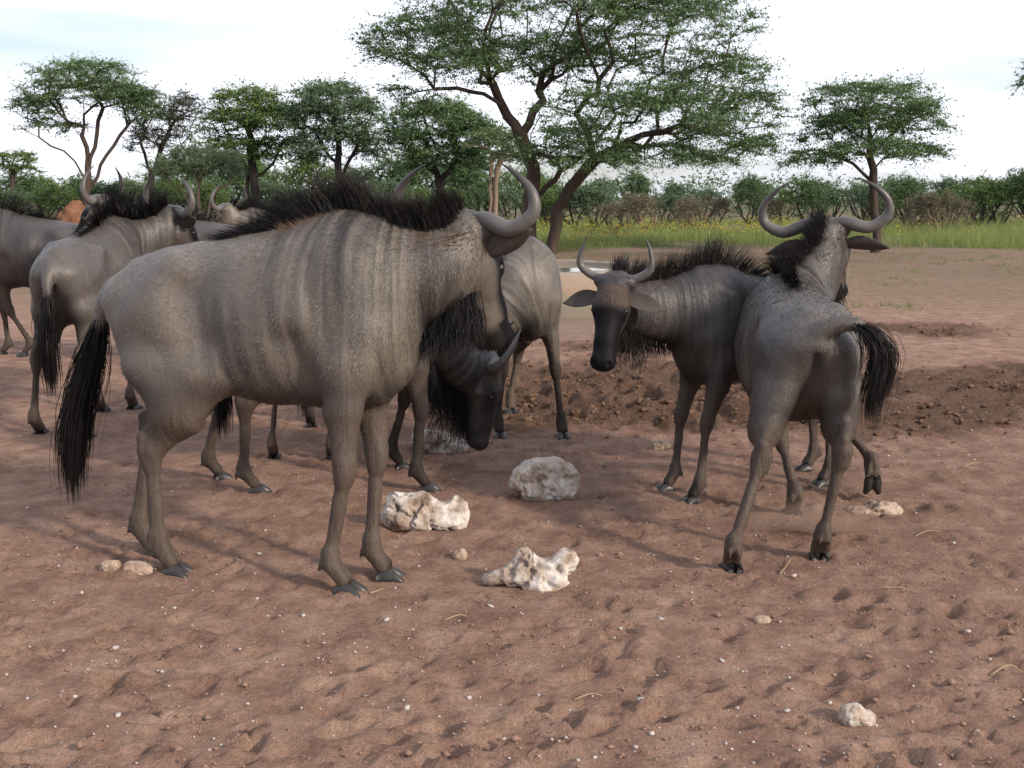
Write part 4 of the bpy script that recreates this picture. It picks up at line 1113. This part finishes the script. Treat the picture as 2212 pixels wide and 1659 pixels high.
def in_blobs(blobs, rng, n, shell=0.35):
    """blobs: centre, radii, weight; points biased to the outer and upper part"""
    w = np.array([b[2] for b in blobs], float); w /= w.sum(); out = []
    for b, k in zip(blobs, rng.multinomial(n, w)):
        d = nrm(rng.normal(0, 1, (k, 3))); r = rng.uniform(shell, 1, k) ** 0.6
        d[:, 2] = np.where(d[:, 2] < -0.45, -d[:, 2], d[:, 2])
        out.append(np.array(b[0]) + d * r[:, None] * np.array(b[1]))
    return np.concatenate(out)

def make_tree(name, label, cat, base, stems, blobs, n_att, n_leaf, spread, size, leaf='leaf', bark='bark', base_r=0.2, tip_r=0.008, seed=0, step=0.35, flat=0.2, group=None, twigs=3, up=0.0):
    rng = np.random.default_rng(seed); base = np.asarray(base, float)
    att = in_blobs(blobs, rng, n_att)
    PA, PR_, tips, nst = grow(stems, att, rng, step, up)
    V, F, rad = branch_mesh(PA, PR_, tip_r, base_r)
    root = empty(name, (base[0], base[1], 0)); tag(root, label, cat, group)
    off = np.array((base[0], base[1], 0))
    out = nrm(PA[tips] - PA[PR_[tips]]) * np.array((1, 1, 0.45))
    # twigs: the leaf sprays follow them
    tw = []; dirs = sprays(out, rng, flat, 5)
    for k in range(5):
        d = dirs[:, k]; ln_ = np.linalg.norm(d, axis=1)
        v, f = strands(PA[tips] - nrm(d) * 0.03, d, ln_ * spread, np.tile((0, 0, -0.12), (len(tips), 1)), tip_r * 0.75, 1)
        tw.append((v, f))
    nV = len(V); Vs = [V]; Fs = [F]
    for v, f in tw: Vs.append(v); Fs.append(f + nV); nV += len(v)
    mesh_obj('trunk', np.concatenate(Vs) - off, np.concatenate(Fs), M[bark], root)
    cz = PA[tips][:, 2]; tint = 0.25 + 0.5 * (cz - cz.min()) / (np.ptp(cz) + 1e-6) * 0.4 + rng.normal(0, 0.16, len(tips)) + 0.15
    # extra foliage part-way back along the last twig
    mid = PA[tips] * 0.45 + PA[PR_[tips]] * 0.55
    V1, F1, t1 = leaves(PA[tips], out, rng, n_leaf, spread, flat, size, tint, dirs=dirs)
    V2, F2, t2 = leaves(mid, out, rng, max(n_leaf // 3, 1), spread * 0.8, flat, size, tint)
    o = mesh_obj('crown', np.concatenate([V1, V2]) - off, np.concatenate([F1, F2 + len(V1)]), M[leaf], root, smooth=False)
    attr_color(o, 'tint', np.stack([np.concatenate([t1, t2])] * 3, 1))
    return root
def B(x, y, rx, ry, Y, ryd=None, w=None):
    c = at(x, y, Y); k = Y / FPX; r = (rx * k, (ryd if ryd is not None else rx * k * 0.9), ry * k)
    return (c, r, w if w is not None else rx * ry)
def S(pts, Y, dy=None):
    return [at(x, y, Y + (dy[i] if dy else 0)) for i, (x, y) in enumerate(pts)]

def trees():
    Y = 30.4
    b1 = gnd(1190, 548); b1[2] = 0
    st = [(None, [b1] + S([(1207, 470), (1232, 405), (1285, 352), (1370, 300), (1470, 270)], Y, [0, 0, 0, -.5, -1])),
          (None, [b1 + (-0.55, 0.3, 0)] + S([(1148, 480), (1146, 430), (1152, 370), (1132, 300), (1098, 245), (1062, 180), (1000, 110)], Y + .3)),
          (1, S([(1132, 300), (1160, 235), (1172, 185), (1200, 110), (1235, 30)], Y + .3, [0, .3, .5, .8, 1.0])),
          (1, S([(1143, 452), (1180, 405), (1215, 372), (1265, 335), (1330, 250)], Y + .3, [0, -.2, -.5, -1, -1.5])),
          (1, S([(1098, 245), (1050, 205), (980, 192), (900, 205), (840, 238)], Y + .3, [0, -.3, -.6, -1, -1.2])),
          (1, S([(1172, 185), (1230, 150), (1320, 130), (1420, 110)], Y + .5, [0, .5, 1, 1.5]))]
    bl = [B(1180, 40, 330, 85, Y, 4.2), B(930, 110, 150, 75, Y, 2.4), B(1440, 70, 200, 95, Y, 3), B(1540, 190, 140, 75, Y, 2.2), B(1370, 255, 220, 75, Y - 1.5, 2.2), B(1150, 130, 200, 50, Y + 1, 3),
          B(1550, 310, 130, 45, Y - .5, 1.8), B(870, 215, 80, 40, Y - 1, 1.2), B(1000, 150, 120, 40, Y - 1, 2), B(1250, 300, 110, 35, Y - 2, 1.5), B(1290, 150, 170, 50, Y + 1, 3), B(1180, -60, 300, 70, Y, 4), B(1260, 335, 120, 35, Y - 1.5, 1.5), B(1120, 335, 70, 25, Y - 1, 1.2), B(1600, 250, 90, 60, Y, 1.6), B(1440, 335, 130, 30, Y - 1, 1.5), B(1300, 352, 120, 22, Y - 2, 1.4), B(1500, 350, 110, 22, Y - 1.5, 1.3), B(1620, 325, 60, 30, Y - .5, 1.2)]
    make_tree('acacia_tree', 'huge spreading acacia with several leaning trunks rising beyond the water trough', 'tree', b1, st, bl, 1700, 70, 0.66, 0.09, 'leaf', 'bark', 0.22, 0.007, 41, 0.4, 0.16, twigs=4)
    b = gnd(1890, 545)
    make_tree('acacia_tree', 'lone flat-topped acacia with one straight trunk at the edge of the grass', 'tree', b,
              [(None, [b] + S([(1890, 470), (1886, 400), (1880, 330), (1872, 250), (1868, 205)], 31.2)), (1, S([(1886, 400), (1840, 350), (1780, 330)], 31.2)), (1, S([(1880, 330), (1940, 280), (1985, 250)], 31.2))],
              [B(1880, 215, 140, 38, 31.2, 1.6), B(1800, 290, 70, 45, 31.2, 1.1), B(1770, 345, 85, 22, 31.2, 1.0), B(1880, 330, 110, 35, 30.6, 1.3), B(1975, 265, 65, 45, 31.2, .9), B(1985, 330, 55, 22, 31.2, .8), B(1870, 270, 90, 40, 31.2, 1.2)],
              430, 78, 0.58, 0.085, 'leaf', 'bark', 0.12, 0.006, 42, 0.35, 0.2)
    Y = 45.0; b = np.array((*at(190, 470, Y)[:2], 0))
    make_tree('acacia_tree', 'airy umbrella-shaped acacia with open bare lower branches above the looking wildebeest', 'tree', b,
              [(None, [b] + S([(190, 400), (188, 350), (182, 290), (180, 220)], Y)), (1, S([(190, 400), (160, 350), (110, 310), (60, 285)], Y)), (1, S([(195, 410), (222, 350), (250, 300), (300, 250)], Y)), (1, S([(190, 370), (208, 320), (212, 260)], Y))],
              [B(180, 170, 120, 38, Y, 2), B(180, 205, 150, 32, Y, 2.2), B(90, 235, 65, 28, Y, 1.2), B(265, 220, 80, 40, Y, 1.4), B(110, 275, 80, 22, Y, 1.2, 900), B(300, 240, 40, 40, Y, 1, 900)],
              420, 56, 0.72, 0.11, 'leaf', 'bark', 0.15, 0.010, 43, 0.45, 0.2)
    Y = 50.0; b = np.array((*at(330, 440, Y)[:2], 0))
    make_tree('thorn_tree', 'sparse brownish thorn tree with thin bare twigs', 'tree', b,
              [(None, [b] + S([(328, 400), (340, 340), (370, 280), (395, 230)], Y)), (1, S([(330, 390), (310, 330), (300, 290)], Y)), (1, S([(345, 350), (390, 310), (420, 290)], Y))],
              [B(350, 280, 70, 60, Y, 1.6), B(400, 240, 45, 40, Y, 1.2), B(320, 310, 50, 40, Y, 1.2)], 280, 34, 0.55, 0.10, 'leaf_dull', 'bark_dark', 0.14, 0.011, 44, 0.45, 0.25, twigs=5)
    Y = 44.0; b = np.array((*at(548, 440, Y)[:2], 0))
    make_tree('acacia_tree', 'bright yellow-green acacia with dark forked trunk behind the grey bush', 'tree', b,
              [(None, [b] + S([(550, 400), (545, 350), (540, 290), (535, 230)], Y)), (1, S([(550, 400), (590, 350), (620, 300)], Y)), (None, [b + (-.6, 0, 0)] + S([(535, 400), (520, 340), (490, 290)], Y))],
              [B(540, 235, 100, 45, Y, 1.6), B(500, 270, 70, 35, Y, 1.4), B(590, 265, 70, 40, Y, 1.4), B(620, 330, 75, 40, Y, 1.2), B(500, 330, 85, 40, Y, 1.2)], 420, 60, 0.60, 0.115, 'leaf_bright', 'bark_dark', 0.17, 0.010, 45, 0.45, 0.26)
    Y = 36.0; b = np.array((*at(430, 455, Y)[:2], 0))
    make_tree('round_bush', 'rounded grey-green thorn bush on splayed pale stems', 'bush', b,
              [(None, [b + (i * .1, 0, 0)] + S([(430 + i * 14, 425), (430 + i * 32, 395)], Y, [0, (-1) ** i * .3])) for i in (-2, -1, 0, 1, 2)],
              [B(430, 350, 95, 36, Y, 1.3), B(395, 365, 60, 28, Y, 1), B(470, 365, 60, 28, Y, 1)], 300, 70, 0.30, 0.075, 'leaf_blue', 'bark_pale', 0.06, 0.008, 46, 0.3, 0.5)
    Y = 43.0; b = np.array((*at(735, 450, Y)[:2], 0))
    make_tree('acacia_tree', 'upright grey-green acacia with upswept feathery branches next to the huge one', 'tree', b,
              [(None, [b] + S([(735, 400), (733, 350), (728, 290), (720, 230)], Y)), (1, S([(735, 380), (765, 330), (790, 270)], Y)), (1, S([(733, 360), (700, 320), (675, 270)], Y))],
              [B(715, 220, 85, 42, Y, 1.6), B(680, 260, 60, 45, Y, 1.3), B(775, 260, 60, 50, Y, 1.3), B(735, 320, 110, 50, Y, 1.5)], 440, 60, 0.60, 0.11, 'leaf_blue', 'bark_dark', 0.16, 0.010, 47, 0.45, 0.32, up=0.25)
    Y = 40.0; b = np.array((*at(955, 440, Y)[:2], 0))
    make_tree('acacia_tree', 'dark green tangled acacia filling the gap behind the bull\'s horns', 'tree', b,
              [(None, [b] + S([(950, 400), (945, 350), (940, 290)], Y)), (1, S([(950, 400), (990, 340), (1030, 300)], Y)), (1, S([(948, 380), (900, 330), (870, 300)], Y))],
              [B(940, 270, 110, 55, Y, 1.6), B(880, 310, 60, 35, Y, 1.3), B(1020, 300, 70, 45, Y, 1.4), B(960, 350, 110, 35, Y, 1.3)], 440, 62, 0.60, 0.11, 'leaf', 'bark_dark', 0.16, 0.010, 48, 0.45, 0.3)
    b = np.array((*at(1057, 452, 38)[:2], 0))
    make_tree('acacia_tree', 'slim two-stemmed acacia with pale bark directly behind the bull\'s horn', 'tree', b,
              [(None, [b] + S([(1058, 420), (1062, 380), (1070, 330)], 38)), (None, [b + (.25, 0, 0)] + S([(1068, 415), (1075, 370), (1095, 320)], 38))],
              [B(1075, 310, 70, 30, 38, 1.2), B(1100, 345, 50, 20, 38, 1)], 130, 46, 0.4, 0.09, 'leaf', 'bark_pale', 0.10, 0.009, 49, 0.4, 0.3)
    Y = 58.0; b = np.array((*at(25, 450, Y)[:2], 0))
    make_tree('acacia_tree', 'small pale flat-topped acacia far off at the left edge', 'tree', b,
              [(None, [b] + S([(25, 410), (28, 375), (30, 345)], Y)), (1, S([(25, 405), (55, 375), (70, 365)], Y))],
              [B(25, 345, 55, 20, Y, 1.3), B(60, 368, 30, 12, Y, .8), B(5, 365, 45, 12, Y, 1)], 130, 50, 0.42, 0.11, 'leaf_bright', 'bark', 0.13, 0.012, 50, 0.45, 0.22)
    b = np.array((*at(2330, 545, 24)[:2], 0))
    make_tree('acacia_tree', 'acacia whose leafy twig tips just reach into view at the right edge', 'tree', b,
              [(None, [b] + S([(2330, 450), (2325, 350), (2310, 250), (2300, 170)], 24))],
              [B(2300, 190, 120, 75, 24, 1.3), B(2330, 120, 100, 60, 24, 1.3)], 110, 40, 0.34, 0.075, 'leaf', 'bark', 0.12, 0.006, 51, 0.35, 0.22)
trees()

# ---- bush prototypes, then individual copies
def make_bush(label, seed, w, h, leaf, bark, n_att, n_leaf, size=0.085):
    rng = np.random.default_rng(seed)
    st = [(None, [(rng.normal(0, .12), rng.normal(0, .12), 0), (w * .3 * math.cos(a), w * .3 * math.sin(a), h * .3), (w * .5 * math.cos(a), w * .5 * math.sin(a), h * .55)]) for a in np.linspace(0, 5.4, 6)]
    bl = [((rng.uniform(-.3, .3) * w, rng.uniform(-.3, .3) * w, h * rng.uniform(.5, .72)), (w * rng.uniform(.4, .65), w * rng.uniform(.4, .65), h * .3), 1) for _ in range(4)]
    bl += [((rng.uniform(-.5, .5) * w, rng.uniform(-.5, .5) * w, h * .3), (w * .55, w * .55, h * .25), 0.6)]
    return make_tree('thorn_bush', label, 'bush', (0, 0, 0), st, bl, n_att, n_leaf, 0.30, size, leaf, bark, 0.05, 0.009, seed, 0.3, 0.55, twigs=4)
kinds = [('dense green thorn bush in the far hedge of bushes', 61, 1.7, 2.5, 'leaf', 'bark_dark', 190, 40), ('grey-green thorn bush in the far hedge of bushes', 62, 1.5, 2.3, 'leaf_blue', 'bark_dark', 180, 42),
         ('leafless greyish brush bush in the far hedge of bushes', 63, 1.3, 1.9, 'leaf_dull', 'bark_pale', 150, 12), ('bright green low bush in the far hedge of bushes', 64, 1.6, 2.1, 'leaf_bright', 'bark_dark', 180, 38)]
protos = [make_bush(*k) for k in kinds]; used = [False] * 4
brng = np.random.default_rng(77)
def put_bush(k, x, y, s, rz, label=None):
    if not used[k]: o = protos[k]; used[k] = True
    else:
        o = protos[k].copy(); COL.objects.link(o)
        for ch in protos[k].children:
            c = ch.copy(); COL.objects.link(c); c.parent = o
    o.location = (x, y, 0); o.scale = (s * brng.uniform(.9, 1.25), s, s * brng.uniform(.9, 1.1)); o.rotation_euler = (0, 0, rz)
    o['group'] = ['green', 'grey-green', 'leafless', 'bright green'][k] + ' thorn bushes in the far hedge'
# (photo x, distance, kind, scale)
row = []
for x in np.arange(1180, 2500, 62): row.append((x + brng.uniform(-18, 18), brng.uniform(50, 56), brng.choice([0, 1, 1, 2, 3] if x < 1950 else [0, 0, 3, 3]), brng.uniform(.82, 1.05) + (0.12 if x > 1950 else 0)))
for x in np.arange(1200, 2560, 85): row.append((x + brng.uniform(-18, 18), brng.uniform(61, 68), brng.choice([0, 1, 3]), brng.uniform(.95, 1.15) + (0.15 if x > 1900 else 0)))
for x in np.arange(-250, 1180, 68): row.append((x + brng.uniform(-20, 20), brng.uniform(48, 58), brng.choice([0, 1, 1, 3]), brng.uniform(.8, 1.1)))
for x in np.arange(-300, 1180, 80): row.append((x + brng.uniform(-20, 20), brng.uniform(62, 72), brng.choice([0, 1, 3]), brng.uniform(1.1, 1.4) + (0.45 if 380 < x < 1150 else 0)))
for x in (1330, 1400, 1480, 1985, 2030, 2080): row.append((x, brng.uniform(46, 49), 2, brng.uniform(.75, .95)))
for (x, d, k, s) in row:
    p = at(x, HY, d); put_bush(int(k), p[0], p[1], s, brng.uniform(0, 6.28))
# far thicket behind everything
rg = np.random.default_rng(88); n = 3600
xx = rg.uniform(-85, 85, n); yy = rg.uniform(80, 125, n); hh = 2.2 + 1.4 * fbm(xx * 0.12, yy * 0.05, oct=3, seed=4)
cc_ = np.stack([xx, yy, hh * rg.uniform(0, 1, n) ** 0.55], 1)
V, F_, t = leaves(cc_, nrm(rg.normal(0, 1, (n, 3))), rg, 9, 0.9, 0.5, 0.40, np.clip(0.3 + rg.normal(0, .15, n), 0, 1))
o = mesh_obj('far_thicket', V, F_, M['leaf_blue'], smooth=False); attr_color(o, 'tint', np.stack([t] * 3, 1))
tag(o, 'distant green thicket closing the view behind the bushes', 'thicket', kind='stuff')
# ---- grass with yellow flowers
M['grass'] = leaf_mat('green_grass', (0.095, 0.16, 0.05), (0.29, 0.32, 0.11))
M['flower'] = simple('yellow_flower', (0.55, 0.42, 0.03), 0.6, 0.2, 5, 0.2, 0)
def scatter_grass(n, seed):
    rg = np.random.default_rng(seed); y = 31.0 + 36 * rg.random(n) ** 1.35; x = rg.uniform(-.60, .60, n) * y
    d = fbm(x * 0.35, y * 0.35, oct=3, seed=31); edge = smooth01(31.0, 34.5, y + 5.0 * (fbm(x * .25, y * .1, oct=2, seed=33) - .5))
    left = np.where(x < -2, smooth01(34, 44, y), 1)
    keep = (rg.random(n) < edge * left * smooth01(0.28, 0.55, d)) & (y > 30)
    return x[keep], y[keep], d[keep]
x, y, d = scatter_grass(290000, 5); n = len(x); rg = np.random.default_rng(6)
D = np.stack([rg.normal(0, .42, n), rg.normal(0, .42, n), np.ones(n)], 1)
hgt = rg.uniform(0.18, 0.62, n) * (0.45 + d)
wd = nrm(np.stack([rg.normal(0, 1, n), rg.normal(0, 1, n), np.zeros(n)], 1)) * rg.uniform(0.004, 0.009, n)[:, None]
b0 = np.stack([x, y, np.zeros(n) - .02], 1); t0_ = b0 + nrm(D) * hgt[:, None]; bd = rg.normal(0, .12, (n, 3)) * (1, 1, 0) * hgt[:, None]
v = np.stack([b0 - wd, b0 + wd, t0_ + bd], 1).reshape(-1, 3); fc = np.arange(n * 3).reshape(-1, 3)
o = mesh_obj('grass', v, fc, M['grass'], smooth=False); tag(o, 'tall green grass with seed heads beyond the bare sand', 'grass', kind='stuff')
attr_color(o, 'tint', np.stack([np.repeat(np.clip(.25 + d * .6 + rg.normal(0, .18, n), 0, 1), 3)] * 3, 1))
x, y, d = scatter_grass(26000, 7); m = (fbm(x * .22, y * .22, oct=2, seed=35) > .45) & (x > -1); x, y, d = x[m], y[m], d[m]; n = len(x)
P3 = np.stack([x, y, rg.uniform(.28, .62, n) * (.5 + d)], 1)
V, F_, t = leaves(P3, nrm(rg.normal(0, 1, (n, 3))), rg, 2, 0.02, 0.5, 0.06, np.full(n, .5))
tag(mesh_obj('yellow_flowers', V, F_, M['flower'], smooth=False), 'small yellow flowers dotted through the tall grass', 'flowers', kind='stuff')

# ------------------------------------------------------------------ dust kicked up by the striding animal
def dust():
    c = gnd(1745, 1150); F = Field((-.6, -.3, -.02), (.6, .3, .26), 0.03)
    for (a, b, r0, r1) in [((-.30, 0, .05), (.05, 0, .07), (.10, .05), (.14, .08)), ((.05, 0, .07), (.36, -.02, .045), (.14, .08), (.10, .04)), ((-.05, .02, .10), (.05, .02, .13), (.09, .05), (.06, .04))]:
        F.seg(a, b, (0, 1, 0), r0, r1, 0.05)
    V, Fc = F.mesh(1)
    m = bpy.data.materials.new('dust_air'); m.use_nodes = True; nt = m.node_tree; nt.nodes.clear()
    o = N(nt, 'ShaderNodeOutputMaterial'); v = N(nt, 'ShaderNodeVolumePrincipled'); nt.links.new(v.outputs[0], o.inputs['Volume'])
    v.inputs['Color'].default_value = (0.62, 0.44, 0.34, 1)
    co = objco(nt); ln = N(nt, 'ShaderNodeVectorMath', operation='LENGTH'); nt.links.new(scaled(nt, co, (2.3, 4.5, 6.0)), ln.inputs[0])
    nz_ = noise(nt, co, 9, 3); fall = math_n(nt, 'POWER', math_n(nt, 'SUBTRACT', 1.0, ln.outputs['Value'], True), 1.6)
    d = math_n(nt, 'MULTIPLY', math_n(nt, 'MULTIPLY', fall, math_n(nt, 'SUBTRACT', nz_, 0.25, True)), 30.0); nt.links.new(d, v.inputs['Density'])
    tag(mesh_obj('dust', V, Fc, m, loc=(c[0], c[1], 0.02)), 'thin puff of dust kicked up by the hooves', 'dust', kind='stuff')
dust()

# ---- sparse low weeds and litter on the bare ground behind the trough
rg = np.random.default_rng(91); n = 900; y = rg.uniform(15, 31, n); x = rg.uniform(-.5, .5, n) * y
kp = fbm(x * .3, y * .3, oct=2, seed=92) > .47; x, y = x[kp], y[kp]; n = len(x); q = 14
bx_ = np.repeat(x, q) + rg.normal(0, .08, n * q); by_ = np.repeat(y, q) + rg.normal(0, .08, n * q); hh = rg.uniform(.03, .11, n * q)
wd = nrm(np.stack([rg.normal(0, 1, n * q), rg.normal(0, 1, n * q), np.zeros(n * q)], 1)) * .007
b0 = np.stack([bx_, by_, ground_z(bx_, by_) - .01], 1); tp = b0 + np.stack([rg.normal(0, .04, n * q), rg.normal(0, .04, n * q), hh], 1)
v = np.stack([b0 - wd, b0 + wd, tp], 1).reshape(-1, 3)
o = mesh_obj('low_weeds', v, np.arange(len(v)).reshape(-1, 3), M['grass'], smooth=False)
attr_color(o, 'tint', np.stack([np.repeat(rg.uniform(0, .6, n * q), 3)] * 3, 1)); tag(o, 'sparse low green weeds on the bare ground', 'weeds', kind='stuff')

GRP = 'wildebeest gathered at the salt stones'
def herd():
    g = lambda x, y: gnd(x, y)[:2]
    # A: big bull, broadside
    wildebeest('large grey-brown wildebeest bull standing broadside beside the salt stones, black mane upright, head turned away',
        (-0.60, 4.44), R(-13), 1.015, at(1014, 482, 4.47), (0.24, 0.42, -0.87), normal=(0.48, 0.82, 0.45), fur=60000, ear_dir=(1.0, 0.42, 0.32), horn=(0.31, 0.20), mane_n=1.8,
        feet={'FR': gnd(755, 1278), 'FL': gnd(842, 1248), 'HR': gnd(385, 1238), 'HL': gnd(340, 1196)},
        tail=[(-0.96, 0, 1.12), (-1.02, 0.0, 1.03), (-1.08, 0, 0.85), (-1.16, 0.0, 0.6), (-1.20, 0.0, 0.32)], vox=0.0102, hair_n=2.4, seed=3, group=GRP, mane=(0.175, 1.0))
    # R: walking away on the right
    wildebeest('wildebeest striding away with its tail swung out sideways and one front foot lifted',
        (1.34, 5.47), R(84), 0.92, at(1785, 484, 5.78), (0.28, 0.62, -0.72), normal=(0.25, 0.8, 0.5),
        feet={'HL': gnd(1580, 1228), 'HR': gnd(1770, 1203), 'FL': gnd(1712, 1108), 'FR': at(1885, 1045, 5.5)},
        tail=[(-0.95, 0, 1.13), (-0.99, -0.10, 1.175), (-1.01, -0.20, 1.15), (-1.01, -0.255, 1.02), (-1.0, -0.22, 0.80)],
        vox=0.0102, hair_n=1.7, fur=32000, seed=5, coat='coat_mid', horn=(0.315, 0.23), group=GRP, mane=(0.20, 1.0), drop=0.17, pitch=R(5), wide=1.06, flop=0.25, tail_hair=0.85, ear_dir=(1.0, 0.0, -0.1))
    # H: young one, facing the camera
    wildebeest('dark slate young wildebeest facing outward with a black face and pale brown forehead',
        (1.00, 5.76), R(206), 0.815, at(1325, 604, 5.40), (-0.16, -0.42, -0.90), normal=(-0.25, -0.9, 0.25),
        feet={'FR': gnd(1437, 1058), 'FL': gnd(1490, 1085), 'HR': gnd(1738, 1015), 'HL': gnd(1770, 1048)},
        vox=0.0105, hair_n=1.4, fur=30000, seed=7, coat='coat_dark', horn=(0.215, 0.235), young=True, mane_n=1.3, group=GRP, mane=(0.20, 1.0), ear_dir=(1.0, -0.12, -0.15))
    # B: rear view on the left
    wildebeest('grey wildebeest seen from behind with straight hanging tail, neck bent round past the big bull',
        (-2.80, 7.98), R(88), 0.96, at(378, 455, 8.25), (0.36, 0.42, -0.83), normal=(0.6, 0.7, 0.45), ear_dir=(1.0, 0.3, 0.2),
        feet={'HL': gnd(88, 935), 'HR': gnd(187, 945), 'FL': gnd(222, 887), 'FR': gnd(290, 882)},
        tail=[(-0.95, 0, 1.12), (-1.01, 0, 1.02), (-1.03, 0, 0.85), (-1.02, 0.02, 0.6), (-1.0, 0.02, 0.36)], vox=0.0145, hair_n=0.8, fur=16000, coat='coat_mid', seed=11, group=GRP, flop=-0.25, mane=(0.26, 0.8), horn=(0.30, 0.24))
    # G: behind the bull, head down at the salt
    wildebeest('wildebeest half hidden behind the big bull, head lowered to lick a salt stone',
        (-0.52, 5.90), R(8), 0.92, at(1074, 788, 6.30), (-0.14, 0.05, -0.98), normal=(0.97, 0.12, 0.0),
        feet={'FR': gnd(927, 1058), 'FL': gnd(872, 1012), 'HR': gnd(560, 1062), 'HL': gnd(482, 1034)},
        vox=0.0145, hair_n=0.8, fur=12000, face_black=0.6, coat='coat_dark', seed=13, group=GRP, beard=2.0, beard_len=1.5, mane=(0.2, 0.8), horn=(0.26, 0.24))
    # F: facing, head down, behind the bull's head
    wildebeest('beige ribbed wildebeest standing head down between the big bull and the round water trough',
        (0.10, 7.22), R(-80), 0.88, (-0.36, 6.78, 0.72), (-0.2, -0.25, -0.94), normal=(-0.5, -0.8, 0.1),
        feet={'FL': gnd(1216, 945), 'FR': gnd(1080, 945), 'HR': gnd(1052, 905), 'HL': gnd(1105, 893)},
        vox=0.0145, hair_n=0.7, fur=14000, seed=17, group=GRP, mane=(0.17, 0.8))
    # C: far left, facing left
    wildebeest('slate wildebeest cut by the left edge, standing beyond the one with the hanging tail',
        (-4.85, 10.72), R(178), 0.98, (-5.25, 10.5, 1.30), (-0.7, -0.1, -0.7),
        feet={'FL': gnd(50, 768), 'FR': gnd(4, 766)}, vox=0.022, hair_n=0.55, seed=19, coat='coat_dark', group=GRP, mane=(0.22, 0.9))
    # D: behind B facing left
    wildebeest('grey wildebeest looking left with pale upswept horns above the others backs',
        (-3.22, 10.1), R(175), 0.98, at(212, 430, 9.85), (-0.55, 0.10, -0.80), normal=(-0.85, 0.2, 0.5),
        feet={}, vox=0.022, hair_n=0.55, seed=23, coat='coat_dark', group=GRP, mane=(0.24, 0.9), horn=(0.30, 0.26))
    # E: farthest
    wildebeest('distant tan wildebeest standing farthest back by the bushes, striped neck, small curved horn',
        (-3.05, 13.2), R(172), 0.97, at(487, 446, 13.0), (-0.55, 0.25, -0.80), vox=0.022, hair_n=0.55, seed=29, group=GRP)
    # I: hidden behind
    wildebeest('wildebeest standing hidden behind the big bull, only hind legs and tail tip visible',
        (-1.22, 7.28), R(92), 0.86, (-1.1, 7.85, 0.75), (0.0, 0.3, -0.95), feet={'HL': gnd(592, 987), 'HR': gnd(718, 990)}, vox=0.022, hair_n=0.55, seed=31, group=GRP, mane=(0.12, 1.0))
herd()
